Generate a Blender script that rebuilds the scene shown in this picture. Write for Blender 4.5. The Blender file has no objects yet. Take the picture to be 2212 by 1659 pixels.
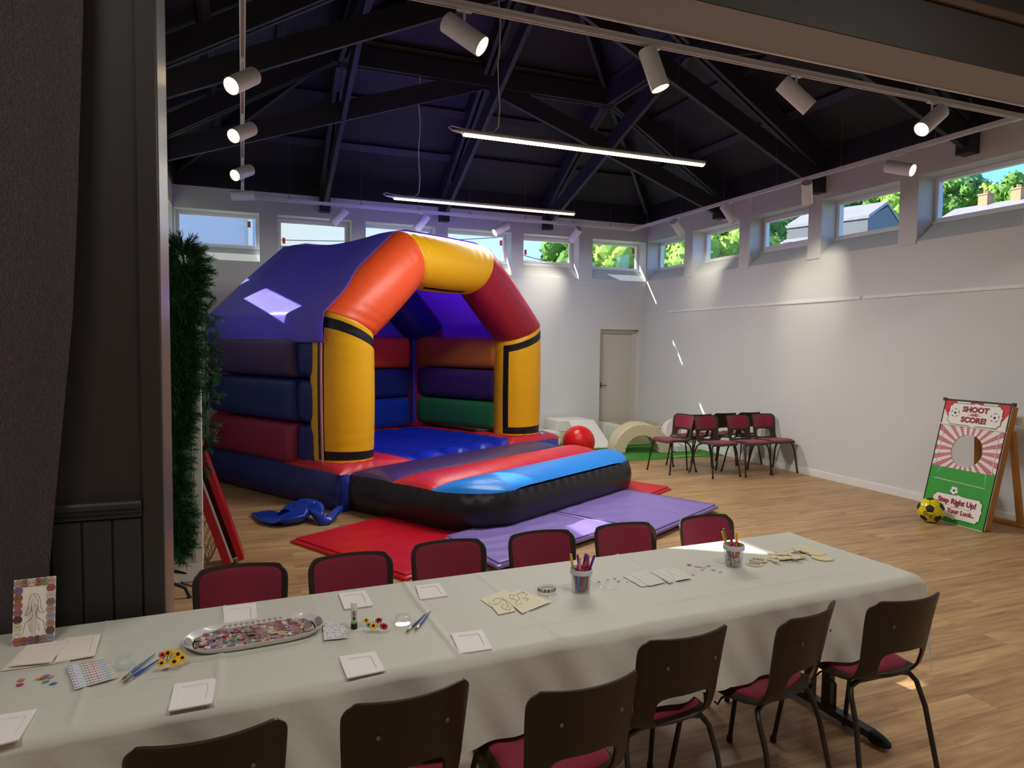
import bpy, math, random
import numpy as np
from mathutils import Vector, Matrix
random.seed(7)
R_ = random.Random(11)
sc = bpy.context.scene
COL = sc.collection

# ------------------------------------------------------------------ camera
W, H = 2212, 1659
FPX = 1483.74
YAW, PITCH, ROLL = 0.37391891, -0.05565861, 0.01152379
CAM = np.array([-6.8967, -10.8963, 1.65])
_f = np.array([math.sin(YAW)*math.cos(PITCH), math.cos(YAW)*math.cos(PITCH), math.sin(PITCH)])
_r = np.array([math.cos(YAW), -math.sin(YAW), 0.])
_u = np.cross(_r, _f)
_r2 = _r*math.cos(ROLL)+_u*math.sin(ROLL)
_u2 = -_r*math.sin(ROLL)+_u*math.cos(ROLL)
cd = bpy.data.cameras.new('camera'); cam = bpy.data.objects.new('camera', cd); COL.objects.link(cam)
cd.sensor_width = 36; cd.lens = FPX/W*36; cd.clip_start = .05; cd.clip_end = 400
cam.matrix_world = Matrix(((_r2[0], _u2[0], -_f[0], CAM[0]), (_r2[1], _u2[1], -_f[1], CAM[1]), (_r2[2], _u2[2], -_f[2], CAM[2]), (0, 0, 0, 1)))
sc.camera = cam
sc.view_settings.view_transform = 'Standard'; sc.view_settings.look = 'None'
sc.view_settings.gamma = 1; sc.view_settings.use_curve_mapping = False
sc.view_settings.exposure = 0.22

# ------------------------------------------------------------------ sky, sun
SUN = Vector((1.6, -1.0, -1.28)).normalized()          # direction the sunlight travels
w = bpy.data.worlds.new('sky'); sc.world = w; w.use_nodes = True
nt = w.node_tree; bg = nt.nodes['Background']
sky = nt.nodes.new('ShaderNodeTexSky'); sky.sky_type = 'NISHITA'; sky.sun_disc = False
sky.sun_elevation = math.asin(-SUN.z); sky.sun_rotation = math.atan2(-SUN.x, -SUN.y)
sky.air_density = 1.0; sky.dust_density = .25; sky.ozone_density = 2.5
hs = nt.nodes.new('ShaderNodeHueSaturation'); hs.inputs['Saturation'].default_value = 1.15; nt.links.new(sky.outputs[0], hs.inputs['Color']); 
_tc = nt.nodes.new('ShaderNodeTexCoord'); _dt = nt.nodes.new('ShaderNodeVectorMath'); _dt.operation = 'DOT_PRODUCT'; _dt.inputs[1].default_value = tuple(-SUN)
_mr = nt.nodes.new('ShaderNodeMapRange'); _mr.interpolation_type = 'SMOOTHSTEP'; _mr.inputs['From Min'].default_value = -.02; _mr.inputs['From Max'].default_value = .5
_tint = nt.nodes.new('ShaderNodeMix'); _tint.data_type = 'RGBA'; _tint.blend_type = 'MULTIPLY'; _tint.inputs[0].default_value = 1; _tint.inputs[7].default_value = (.55, .72, 1.15, 1)
_mxs = nt.nodes.new('ShaderNodeMix'); _mxs.data_type = 'RGBA'; _mxs.inputs[7].default_value = (1.75, 2.0, 2.1, 1)
nt.links.new(_tc.outputs['Generated'], _dt.inputs[0]); nt.links.new(_dt.outputs['Value'], _mr.inputs['Value']); nt.links.new(_mr.outputs[0], _mxs.inputs[0])
nt.links.new(hs.outputs[0], _tint.inputs[6]); nt.links.new(_tint.outputs[2], _mxs.inputs[6]); nt.links.new(_mxs.outputs[2], bg.inputs[0]); bg.inputs[1].default_value = .42
sd = bpy.data.lights.new('sun', 'SUN'); sd.energy = 11; sd.angle = .009; sd.color = (1, .95, .88)
so = bpy.data.objects.new('sun', sd); COL.objects.link(so)
so.rotation_euler = SUN.to_track_quat('-Z', 'Y').to_euler(); so.location = (-14, 6, 14)

def S2L(c):
    return tuple((x/12.92 if x <= .04045 else ((x+.055)/1.055)**2.4) for x in c)
def hexc(h):
    return S2L(tuple(int(h[i:i+2], 16)/255 for i in (0, 2, 4)))

# unseen lamps added to brighten the near room (their fittings are built below)
def area(name, loc, size, sizey, power, col, rot=(0, 0, 0)):
    l = bpy.data.lights.new(name, 'AREA'); l.shape = 'RECTANGLE'; l.size = size; l.size_y = sizey
    l.energy = power; l.color = col
    o = bpy.data.objects.new(name, l); COL.objects.link(o); o.location = loc; o.rotation_euler = rot
    return o
FILL_W = 30; BAR_W = 86; SPOT_W = 26
for i, (x, y) in enumerate([(-8.2, -10.3), (-5.2, -10.3), (-2.6, -10.3)]):
    area('added_room_light', (x, y, 4.04), 1.1, .28, FILL_W, (1, .97, .93))

# ------------------------------------------------------------------ materials
MATS = {}
def mat(name, col, rough=.5, metal=0., spec=.5, bump=0, bscale=60, bdist=.002, emit=None, es=1., trans=0., alpha=1., ior=1.45, coat=0., vary=0, vscale=3, sheen=0, sss=0, detail=4, bstretch=None):
    if name in MATS: return MATS[name]
    m = bpy.data.materials.new(name); m.use_nodes = True; MATS[name] = m
    n = m.node_tree.nodes; L = m.node_tree.links; b = n['Principled BSDF']
    if isinstance(col, str): col = hexc(col)
    b.inputs['Base Color'].default_value = (*col, 1); b.inputs['Roughness'].default_value = rough
    b.inputs['Metallic'].default_value = metal; b.inputs['Specular IOR Level'].default_value = spec
    b.inputs['IOR'].default_value = ior
    b.inputs['Transmission Weight'].default_value = trans; b.inputs['Alpha'].default_value = alpha
    b.inputs['Coat Weight'].default_value = coat; b.inputs['Sheen Weight'].default_value = sheen
    if emit is not None:
        b.inputs['Emission Color'].default_value = (*(hexc(emit) if isinstance(emit, str) else emit), 1); b.inputs['Emission Strength'].default_value = es
    tc = n.new('ShaderNodeTexCoord')
    if vary:
        t = n.new('ShaderNodeTexNoise'); t.inputs['Scale'].default_value = vscale; t.inputs['Detail'].default_value = 5
        L.new(tc.outputs['Object'], t.inputs['Vector'])
        mx = n.new('ShaderNodeMix'); mx.data_type = 'RGBA'
        mx.inputs[6].default_value = (*[c*(1-vary) for c in col], 1); mx.inputs[7].default_value = (*[min(1, c*(1+vary)) for c in col], 1)
        L.new(t.outputs['Fac'], mx.inputs[0]); L.new(mx.outputs[2], b.inputs['Base Color'])
    if bump:
        t = n.new('ShaderNodeTexNoise'); t.inputs['Scale'].default_value = bscale; t.inputs['Detail'].default_value = detail
        if bstretch:
            mp = n.new('ShaderNodeMapping'); mp.inputs['Scale'].default_value = bstretch
            L.new(tc.outputs['Object'], mp.inputs[0]); L.new(mp.outputs[0], t.inputs['Vector'])
        else: L.new(tc.outputs['Object'], t.inputs['Vector'])
        bp = n.new('ShaderNodeBump'); bp.inputs['Strength'].default_value = bump; bp.inputs['Distance'].default_value = bdist
        L.new(t.outputs['Fac'], bp.inputs['Height']); L.new(bp.outputs[0], b.inputs['Normal'])
    return m

def nodes_of(m): return m.node_tree.nodes, m.node_tree.links, m.node_tree.nodes['Principled BSDF']

def floor_mat():
    m = mat('oak_floor', 'a98358', .42, spec=.4)
    n, L, b = nodes_of(m)
    tc = n.new('ShaderNodeTexCoord'); mp = n.new('ShaderNodeMapping')
    L.new(tc.outputs['Object'], mp.inputs[0])
    br = n.new('ShaderNodeTexBrick'); br.offset = .37; br.offset_frequency = 2
    br.inputs['Color1'].default_value = (.30, .30, .30, 1); br.inputs['Color2'].default_value = (.72, .72, .72, 1)
    br.inputs['Mortar'].default_value = (.02, .02, .02, 1); br.inputs['Scale'].default_value = 1
    br.inputs['Mortar Size'].default_value = .0016; br.inputs['Brick Width'].default_value = 1.22; br.inputs['Row Height'].default_value = .15
    L.new(mp.outputs[0], br.inputs['Vector'])
    mp2 = n.new('ShaderNodeMapping'); mp2.inputs['Scale'].default_value = (1.5, 16, 1)
    L.new(tc.outputs['Object'], mp2.inputs[0])
    # shift the grain per plank
    add = n.new('ShaderNodeVectorMath'); add.operation = 'MULTIPLY_ADD'
    L.new(br.outputs['Color'], add.inputs[0]); add.inputs[1].default_value = (9, 5, 3); L.new(mp2.outputs[0], add.inputs[2])
    gr = n.new('ShaderNodeTexNoise'); gr.inputs['Scale'].default_value = 1.3; gr.inputs['Detail'].default_value = 8; gr.inputs['Roughness'].default_value = .62; gr.inputs['Distortion'].default_value = .35
    L.new(add.outputs[0], gr.inputs['Vector'])
    cr = n.new('ShaderNodeValToRGB'); e = cr.color_ramp.elements
    e[0].position = .30; e[0].color = (*hexc('8a6a48'), 1); e[1].position = .72; e[1].color = (*hexc('c9a577'), 1)
    k = e.new(.5); k.color = (*hexc('b08b60'), 1)
    L.new(gr.outputs['Fac'], cr.inputs[0])
    mx = n.new('ShaderNodeMix'); mx.data_type = 'RGBA'; mx.blend_type = 'OVERLAY'; mx.inputs[0].default_value = .28
    L.new(cr.outputs[0], mx.inputs[6]); L.new(br.outputs['Color'], mx.inputs[7])
    L.new(mx.outputs[2], b.inputs['Base Color'])
    bp = n.new('ShaderNodeBump'); bp.inputs['Strength'].default_value = .25; bp.inputs['Distance'].default_value = .001
    L.new(gr.outputs['Fac'], bp.inputs['Height']); L.new(bp.outputs[0], b.inputs['Normal'])
    return m
M_floor = floor_mat()
M_wall = mat('wall_paint', 'd7d8d8', .62, spec=.3, bump=.15, bscale=45, bdist=.002)
M_white = mat('white_paint', 'e9e8e6', .4)
M_upvc = mat('white_upvc', 'f0f1f2', .3)
M_dark = mat('dark_brown_paint', '302b28', .5, spec=.35)
M_dark2 = mat('dark_grey_paint', '2e2c2a', .5, spec=.35)
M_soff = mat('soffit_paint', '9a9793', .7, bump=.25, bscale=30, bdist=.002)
M_black = mat('roof_black', '232229', .55, spec=.4, bump=.15, bscale=20, bdist=.002)
M_beam = mat('beam_black', '32313a', .5, spec=.4, bump=.2, bscale=30, bdist=.001, bstretch=(1, 1, 1))
M_steel = mat('brushed_steel', 'a9a8a6', .33, metal=.9, bump=.2, bscale=40, bdist=.0006, bstretch=(14, 14, .4))
M_lamp = mat('lamp_white', 'e6e6e8', .38)
M_wire = mat('wire_grey', '77777c', .4, metal=.6)
M_glow = mat('lamp_glow', 'fff0c0', .5, emit=(1, .82, .46), es=5)
M_led = mat('led_glow', 'fff6dc', .5, emit=(1, .88, .58), es=4.2)
M_glass = None
def glass_pane_mat():
    m = bpy.data.materials.new('window_glass'); m.use_nodes = True
    n = m.node_tree.nodes; L = m.node_tree.links; n.clear()
    o = n.new('ShaderNodeOutputMaterial'); mx = n.new('ShaderNodeMixShader'); t = n.new('ShaderNodeBsdfTransparent'); g = n.new('ShaderNodeBsdfGlossy')
    g.inputs['Roughness'].default_value = .02; mx.inputs[0].default_value = .05; t.inputs[0].default_value = (.96, .98, .98, 1)
    L.new(t.outputs[0], mx.inputs[1]); L.new(g.outputs[0], mx.inputs[2]); L.new(mx.outputs[0], o.inputs[0])
    return m
M_glass = glass_pane_mat()
def clear_plastic(name, tint=(.9, .92, .93), mixf=.22, rough=.12):
    m = bpy.data.materials.new(name); m.use_nodes = True
    n = m.node_tree.nodes; L = m.node_tree.links; n.clear()
    o = n.new('ShaderNodeOutputMaterial'); mx = n.new('ShaderNodeMixShader'); t = n.new('ShaderNodeBsdfTransparent')
    p = n.new('ShaderNodeBsdfPrincipled'); p.inputs['Base Color'].default_value = (*tint, 1); p.inputs['Roughness'].default_value = rough
    lw = n.new('ShaderNodeLayerWeight'); lw.inputs[0].default_value = .35
    ma = n.new('ShaderNodeMath'); ma.operation = 'MULTIPLY_ADD'; ma.inputs[1].default_value = .4; ma.inputs[2].default_value = mixf
    L.new(lw.outputs['Facing'], ma.inputs[0]); ma.use_clamp = True
    t.inputs[0].default_value = (.97, .98, .98, 1)
    L.new(ma.outputs[0], mx.inputs[0]); L.new(t.outputs[0], mx.inputs[1]); L.new(p.outputs[0], mx.inputs[2]); L.new(mx.outputs[0], o.inputs[0])
    return m
M_cplast = clear_plastic('clear_plastic', (.9, .92, .93), .03)
M_jar = clear_plastic('jar_glass', (.85, .9, .9), .06, .03)
def vinyl(name, col, rough=.32, b=.25, sc_=5, vary=.0):
    return mat(name, col, rough, spec=.5, bump=b, bscale=sc_, bdist=.02, detail=3, vary=vary)
V_purple = vinyl('vinyl_purple', '4a2f8e'); V_roof = vinyl('vinyl_roof_violet', '8a7df2', .42, .5, 4)
V_dpurple = vinyl('vinyl_plum', '43305f', .36); V_blue = vinyl('vinyl_blue', '16379f', .28); V_navy = vinyl('vinyl_navy', '1c2c6e', .36)
V_sky = vinyl('vinyl_sky_blue', '2486e2', .36); V_red = vinyl('vinyl_red', 'cf2b3a', .34); V_maroon = vinyl('vinyl_maroon', '93254b', .38)
V_dred = vinyl('vinyl_dark_red', 'a81f33', .33); V_orange = vinyl('vinyl_orange', 'fb5a28', .42); V_yellow = vinyl('vinyl_yellow', 'f6b60a', .42)
V_black = vinyl('vinyl_black', '1b1a20', .34); V_green = vinyl('vinyl_green', '2c7a45', .4); V_tan = vinyl('vinyl_amber', 'c8762a', .42)
V_bed = vinyl('vinyl_bed_blue', '1530b8', .3); V_vroof_in = V_roof
V_strap = vinyl('vinyl_pink_seam', 'c88a94', .5)

_n, _l, _b = nodes_of(V_roof); _tr = _n.new('ShaderNodeBsdfTranslucent'); _tr.inputs[0].default_value = (*hexc('a860ff'), 1); _mx = _n.new('ShaderNodeMixShader'); _mx.inputs[0].default_value = .45
_o = [q for q in _n if q.type == 'OUTPUT_MATERIAL'][0]; _l.new(_b.outputs[0], _mx.inputs[1]); _l.new(_tr.outputs[0], _mx.inputs[2]); _l.new(_mx.outputs[0], _o.inputs[0])
# ------------------------------------------------------------------ projection helpers (a pixel of the photograph to a point on a real plane)
def ray(x, y): return _f + (x-W/2)/FPX*_r2 - (y-H/2)/FPX*_u2
def on(x, y, ax, v):
    d = ray(x, y); t = (v-CAM[ax])/d[ax]; return Vector(CAM+t*d)

# ------------------------------------------------------------------ mesh helpers
class MB:
    def __init__(s): s.v = []; s.f = []; s.mi = []; s.uv = None
    def add(s, vs, fs, mi=0):
        o = len(s.v); s.v += [tuple(v) for v in vs]; s.f += [tuple(i+o for i in f) for f in fs]
        s.mi += ([mi]*len(fs) if isinstance(mi, int) else list(mi)); return s
    def box(s, x0, x1, y0, y1, z0, z1, mi=0, mtx=None):
        vs = [(x, y, z) for z in (z0, z1) for y in (y0, y1) for x in (x0, x1)]
        if mtx is not None: vs = [tuple(mtx @ Vector(v)) for v in vs]
        return s.add(vs, [(0, 2, 3, 1), (4, 5, 7, 6), (0, 1, 5, 4), (2, 6, 7, 3), (0, 4, 6, 2), (1, 3, 7, 5)], mi)
    def prism(s, poly, lo, hi, axis=2, mi=0):
        n = len(poly)
        def P(p, h):
            if axis == 2: return (p[0], p[1], h)
            if axis == 1: return (p[0], h, p[1])
            return (h, p[0], p[1])
        vs = [P(p, lo) for p in poly]+[P(p, hi) for p in poly]
        return s.add(vs, [tuple(range(n))[::-1], tuple(range(n, 2*n))]+[(i, (i+1) % n, n+(i+1) % n, n+i) for i in range(n)], mi)
    def bar(s, p0, p1, w_, h_, up=(0, 0, 1), mi=0):
        p0 = Vector(p0); p1 = Vector(p1); d = (p1-p0).normalized(); up = Vector(up)
        sd_ = d.cross(up)
        if sd_.length < 1e-4: sd_ = d.cross(Vector((1, 0, 0)))
        sd_.normalize(); u = sd_.cross(d).normalized()
        vs = [p+sd_*a*w_/2+u*b*h_/2 for p in (p0, p1) for a, b in ((-1, -1), (1, -1), (1, 1), (-1, 1))]
        return s.add(vs, [(0, 1, 2, 3)[::-1], (4, 5, 6, 7), (0, 1, 5, 4), (1, 2, 6, 5), (2, 3, 7, 6), (3, 0, 4, 7)], mi)
    def tube(s, pts, r, n=10, mi=0, cap=True, closed=False):
        pts = [Vector(p) for p in pts]; m = len(pts); rs = r if isinstance(r, (list, tuple)) else [r]*m
        rings = []; prev = None
        for i, p in enumerate(pts):
            if closed: t = (pts[(i+1) % m]-pts[i-1])
            else: t = (pts[min(i+1, m-1)]-pts[max(i-1, 0)])
            t = t.normalized() if t.length > 1e-9 else Vector((0, 0, 1))
            if prev is None:
                a = Vector((0, 0, 1)) if abs(t.z) < .9 else Vector((1, 0, 0)); u = t.cross(a).normalized()
            else:
                u = prev-t*prev.dot(t); u = u.normalized() if u.length > 1e-6 else t.orthogonal().normalized()
            prev = u; v = t.cross(u)
            rings.append([p+(u*math.cos(2*math.pi*k/n)+v*math.sin(2*math.pi*k/n))*rs[i] for k in range(n)])
        vs = [q for g in rings for q in g]; fs = []
        for i in range(m if closed else m-1):
            j = (i+1) % m
            for k in range(n): fs.append((i*n+k, i*n+(k+1) % n, j*n+(k+1) % n, j*n+k))
        if cap and not closed: fs += [tuple(range(n))[::-1], tuple(range((m-1)*n, m*n))]
        return s.add(vs, fs, mi)
    def lathe(s, prof, n=24, c=(0, 0, 0), mi=0, mtx=None, cap=True):
        vs = []; m = len(prof)
        for (r, z) in prof:
            for k in range(n):
                a = 2*math.pi*k/n; vs.append(Vector((r*math.cos(a), r*math.sin(a), z)))
        if mtx is not None: vs = [mtx @ v for v in vs]
        vs = [v+Vector(c) for v in vs]
        fs = [(i*n+k, i*n+(k+1) % n, (i+1)*n+(k+1) % n, (i+1)*n+k) for i in range(m-1) for k in range(n)]
        if cap:
            if prof[0][0] > 1e-6: fs.append(tuple(range(n))[::-1])
            if prof[-1][0] > 1e-6: fs.append(tuple(range((m-1)*n, m*n)))
        return s.add(vs, fs, mi)
    def grid(s, fn, nu, nv, mi=0, closeu=False, mfn=None):
        vs = [Vector(fn(i/nu, j/nv)) for j in range(nv+1) for i in range(nu+(0 if closeu else 1))]
        k = nu if closeu else nu+1; fs = []; ms = []
        for j in range(nv):
            for i in range(nu):
                fs.append((j*k+i, j*k+(i+1) % k, (j+1)*k+(i+1) % k, (j+1)*k+i)); ms.append(mfn((i+.5)/nu, (j+.5)/nv) if mfn else mi)
        return s.add(vs, fs, ms)
    def ico(s, c, r, sub=2, mi=0, fn=None, sc3=(1, 1, 1)):
        import bmesh
        bm = bmesh.new(); bmesh.ops.create_icosphere(bm, subdivisions=sub, radius=1)
        vs = []
        for v in bm.verts:
            k = fn(v.co) if fn else 1
            vs.append((c[0]+v.co.x*r*k*sc3[0], c[1]+v.co.y*r*k*sc3[1], c[2]+v.co.z*r*k*sc3[2]))
        fs = [tuple(x.index for x in f.verts) for f in bm.faces]; bm.free()
        return s.add(vs, fs, mi)

def tag(o, label=None, cat=None, group=None, kind=None):
    if label: o['label'] = label
    if cat: o['category'] = cat
    if group: o['group'] = group
    if kind: o['kind'] = kind
    return o
def empty(name, loc=(0, 0, 0), label=None, cat=None, group=None, rz=0):
    o = bpy.data.objects.new(name, None); COL.objects.link(o); o.location = loc; o.rotation_euler = (0, 0, rz); o.empty_display_size = .1
    return tag(o, label, cat, group)
def mesh(name, mb, mats, smooth=False, autos=None, merge=0):
    me = bpy.data.meshes.new(name); me.from_pydata(mb.v, [], mb.f)
    mats = mats if isinstance(mats, (list, tuple)) else [mats]
    for m in mats: me.materials.append(m)
    me.polygons.foreach_set('material_index', mb.mi)
    me.validate()
    if merge:
        import bmesh
        bm = bmesh.new(); bm.from_mesh(me); bmesh.ops.remove_doubles(bm, verts=bm.verts, dist=merge); bm.to_mesh(me); bm.free()
    import bmesh
    bm = bmesh.new(); bm.from_mesh(me); bmesh.ops.recalc_face_normals(bm, faces=bm.faces)
    if smooth:
        for f in bm.faces: f.smooth = True
        lim = math.radians(autos or 40)
        for e in bm.edges:
            if len(e.link_faces) == 2 and e.calc_face_angle(0) > lim: e.smooth = False
    bm.to_mesh(me); bm.free()
    me.update(); return me
def build(name, mb, mats, parent=None, smooth=False, autos=None, local=False, loc=None, bevel=0, merge=0, label=None, cat=None, group=None, kind=None):
    """links the collected shape as ONE mesh object. World-space shapes are moved to their parent's origin (local=True: already local)."""
    org = None
    if not local:
        if parent is not None:
            org = Vector((0, 0, 0)); p = parent
            while p is not None: org += Vector(p.location); p = p.parent
        else:
            if loc is None:
                a = np.array(mb.v); lo = a.min(0); hi = a.max(0); loc = ((lo[0]+hi[0])/2, (lo[1]+hi[1])/2, lo[2])
            org = Vector(loc)
        mb.v = [(v[0]-org.x, v[1]-org.y, v[2]-org.z) for v in mb.v]
    me = mesh(name, mb, mats, smooth, autos, merge)
    o = bpy.data.objects.new(name, me); COL.objects.link(o)
    if parent is not None: o.parent = parent
    elif org is not None: o.location = org
    elif loc is not None: o.location = loc
    if bevel:
        b = o.modifiers.new('bevel', 'BEVEL'); b.width = bevel; b.segments = 2; b.limit_method = 'ANGLE'; b.angle_limit = .6
    return tag(o, label, cat, group, kind)
def copy_tree(o, parent=None, name=None):
    c = o.copy(); COL.objects.link(c); c.parent = parent
    if name: c.name = name
    for ch in list(o.children): copy_tree(ch, c)
    return c
def struct(name, mb, m, **k): return build(name, mb, m, kind='structure', **k)
def lerp(a, b, t): return a+(b-a)*t
def sm(a, b, x):
    t = min(1, max(0, (x-a)/(b-a))); return t*t*(3-2*t)

# ------------------------------------------------------------------ room shell
EZ = 3.87                      # eaves
XL, YN = -7.8, -7.95           # left wall, hall side of the dividing wall
YF = -8.24                     # camera side of the dividing wall
XJ = -7.16                     # left jamb of the wide opening
SOF = 3.215                    # underside of the header
mb = MB(); mb.box(-11, 2, -14, .02, -.1, 0); struct('floor', mb, M_floor, loc=(0, 0, 0))

WZ0, WZ1 = 2.845, 3.555        # recess: bottom (at wall face), top
BW = [(-7.78, -6.65), (-6.41, -5.31), (-5.10, -3.98), (-3.77, -2.66), (-2.44, -1.39), (-1.12, -.02)]
RW = [(-1.15, -.02), (-2.51, -1.37), (-3.85, -2.73), (-5.19, -4.07), (-6.53, -5.42), (-7.85, -6.76)]
DEP = .27                      # depth of the recess to the window frame
# wall = slabs with real openings; local frame: s along the wall, d outward, z
def wall_slabs(mb, P, wins, s0, s1, openz=(3.06, WZ1), door=None):
    lo = [(s0, s1)]
    T = .36
    def bx(a, b, z0, z1, d0=0, d1=T):
        vs = [P(s, d, z) for z in (z0, z1) for d in (d0, d1) for s in (a, b)]
        mb.add(vs, [(0, 2, 3, 1), (4, 5, 7, 6), (0, 1, 5, 4), (2, 6, 7, 3), (0, 4, 6, 2), (1, 3, 7, 5)])
    if door:
        bx(s0, door[0], 0, WZ0); bx(door[1], s1, 0, WZ0); bx(door[0], door[1], door[2], WZ0); bx(door[0], door[1], 0, door[2], .2, T)
    else: bx(s0, s1, 0, WZ0)
    bx(s0, s1, WZ1, 4.25)
    ws = sorted(wins); cur = s0
    for a, b in ws:
        if a > cur: bx(cur, a, WZ0, WZ1)
        # sloping sill block
        vs = [P(a, 0, WZ0), P(b, 0, WZ0), P(b, T, WZ0), P(a, T, WZ0), P(a, T, openz[0]), P(b, T, openz[0]), P(a, DEP-.03, openz[0]), P(b, DEP-.03, openz[0])]
        mb.add(vs, [(0, 1, 2, 3), (3, 2, 5, 4), (4, 5, 7, 6), (6, 7, 1, 0), (0, 3, 4, 6), (1, 7, 5, 2)])
        cur = b
    if cur < s1: bx(cur, s1, WZ0, WZ1)
PB = lambda s, d, z: (s, d, z)
PR = lambda s, d, z: (d, s, z)
PL = lambda s, d, z: (XL-d, s, z)
mb = MB(); wall_slabs(mb, PB, BW, XL-.36, 0.36, door=(-.935, -.125, 1.965)); struct('wall_back', mb, M_wall, loc=(0, 0, 0))
mb = MB(); wall_slabs(mb, PR, RW, -8.2, 0.0); struct('wall_right', mb, M_wall, loc=(0, 0, 0))
mb = MB(); wall_slabs(mb, PL, RW[:5], -8.2, 0.0); struct('wall_left', mb, M_wall, loc=(XL, 0, 0))

def window(idx, P, a, b, opener, sticker=None):
    f = MB(); F = .045; z0, z1 = 3.06, WZ1; d0, d1 = DEP-.02, DEP+.05
    def bx(m_, s0, s1, zz0, zz1, dd0, dd1):
        vs = [P(s, d, z) for z in (zz0, zz1) for d in (dd0, dd1) for s in (s0, s1)]
        m_.add(vs, [(0, 2, 3, 1), (4, 5, 7, 6), (0, 1, 5, 4), (2, 6, 7, 3), (0, 4, 6, 2), (1, 3, 7, 5)])
    def ring(m_, a, b, z0, z1, F, d0, d1):
        bx(m_, a, b, z0, z0+F, d0, d1); bx(m_, a, b, z1-F, z1, d0, d1); bx(m_, a, a+F, z0+F, z1-F, d0, d1); bx(m_, b-F, b, z0+F, z1-F, d0, d1)
    ring(f, a+.002, b-.002, z0, z1-.003, F, d0, d1)
    c = P((a+b)/2, d0, z0)
    o = struct('window_%d' % idx, f, M_upvc, loc=c)
    g = MB(); 
    if opener:
        s_ = MB(); ring(s_, a+F-.005, b-F+.005, z0+F-.005, z1-F+.005, .035, d0-.018, d0+.02); build('sash', s_, M_upvc, o)
        h = MB(); m_ = (a+b)/2; bx(h, m_-.15, m_+.15, z0+F+.005, z0+F+.02, d0-.035, d0-.018); bx(h, m_-.05, m_+.1, z0+F+.0, z0+F+.03, d0-.055, d0-.03)
        build('handle', h, M_upvc, o)
        v = MB(); bx(v, m_-.2, m_+.2, z1-F-.03, z1-F-.005, d0-.032, d0-.018); build('trickle_vent', v, M_upvc, o)
    bx(g, a+F, b-F, z0+F, z1-F, d1-.03, d1-.02)
    gp = build('pane', g, M_glass, o)
    l = MB(); bx(l, a, b, z0-.012, z0+.004, .08 if False else DEP-.06, d0+.01); build('sill_board', l, M_upvc, o)
    if sticker is not None:
        s, z = sticker
        k = MB(); bx(k, s-.022, s+.022, z-.045, z+.045, d1-.034, d1-.031)
        build('orange_sticker', k, mat('sticker_orange', 'e8572c', .6), o, label='orange glazing label')
    return o
n = 1
STK = {0: (538, 485), 1: (613, 520), 3: (1082, 525), 4: (1135, 545), 5: (1368, 543)}
for i, (a, b) in enumerate(BW):
    st = None
    if i in STK:
        p = on(*STK[i], 1, DEP+.02); st = (min(max(p.x, a+.07), b-.07), p.z)
    window(n, PB, a, b, i in (1, 4), st); n += 1
for i, (a, b) in enumerate(RW): window(n, PR, a, b, i == 2); n += 1
for i, (a, b) in enumerate(RW[:5]): window(n, PL, a, b, False); n += 1

# nibs under the piers
k = 1
def nib(P, a, b, kk):
    m_ = MB(); vs = [P(s, d, z) for z in (2.815, 2.85) for d in (-.012, .01) for s in (a, b)]
    m_.add(vs, [(0, 2, 3, 1), (4, 5, 7, 6), (0, 1, 5, 4), (2, 6, 7, 3), (0, 4, 6, 2), (1, 3, 7, 5)])
    struct('trim_%d' % kk, m_, M_wall)
for wins, P in ((sorted(BW), PB), (sorted(RW), PR)):
    for (a, b), (c, d) in zip(wins, wins[1:]): nib(P, b, c, k); k += 1

# back door, in its recess
d = MB(); d.box(-.93, -.13, .1, .2, 0, 1.96)
DR = struct('door_1', MB().box(-.87, -.2, .135, .175, .005, 1.895), mat('door_paint', 'cfcbbd', .45), loc=(-.55, .15, 0))
fr = MB(); fr.box(-.934, -.87, .1, .2, 0, 1.895); fr.box(-.2, -.126, .1, .2, 0, 1.895); fr.box(-.934, -.126, .1, .2, 1.895, 1.964)
fo = build('door_frame', fr, mat('door_frame_paint', 'd3cfc2', .5), DR)
hd = MB(); hd.tube([(-.84, .13, .95), (-.84, .09, .95), (-.74, .09, .95)], .009, 8); hd.box(-.86, -.82, .128, .136, .9, 1.0)
build('door_handle', hd, M_wire, DR)

# skirting
mb = MB(); mb.box(-.018, 0, YN, -.0, 0, .09); struct('baseboard_right', mb, M_white, bevel=.004)
mb = MB(); mb.box(XL, -.935, -.018, 0, 0, .09); mb.box(-.125, -.018, -.018, 0, 0, .09); struct('baseboard_back', mb, M_white, bevel=.004)
# picture rail on the right wall, in lengths
for kk, (a, b) in enumerate([(-2.70, -.68), (-4.72, -2.71), (-6.72, -4.77), (-7.9, -6.74)]):
    mb = MB(); mb.box(-.014, -.0005, a, b, 2.255, 2.29); struct('trim_%d' % (k+kk), mb, M_white)
k += 4

# dividing wall with its wide opening (camera side painted dark, steel-clad jamb)
mb = MB(); mb.box(-11, XJ, YF+.004, YN, 0, 6.0); mb.box(XJ, .4, YF+.004, YN, SOF, 6.0)
mb.box(.0, .4, YF+.004, YN, 0, SOF)
struct('wall_front', mb, M_wall, loc=(0, YF, 0))
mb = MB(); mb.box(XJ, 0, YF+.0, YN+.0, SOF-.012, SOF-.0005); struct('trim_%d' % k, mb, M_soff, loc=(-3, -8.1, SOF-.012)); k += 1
mb = MB(); mb.box(XJ, 0, YN, YN+.012, SOF-.02, SOF+.03); struct('trim_%d' % k, mb, M_white); k += 1
mb = MB(); mb.box(XJ+.0005, XJ+.004, YF-.002, YN+.002, 0, SOF-.013); struct('trim_%d' % k, mb, M_steel, bevel=0); k += 1
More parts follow.
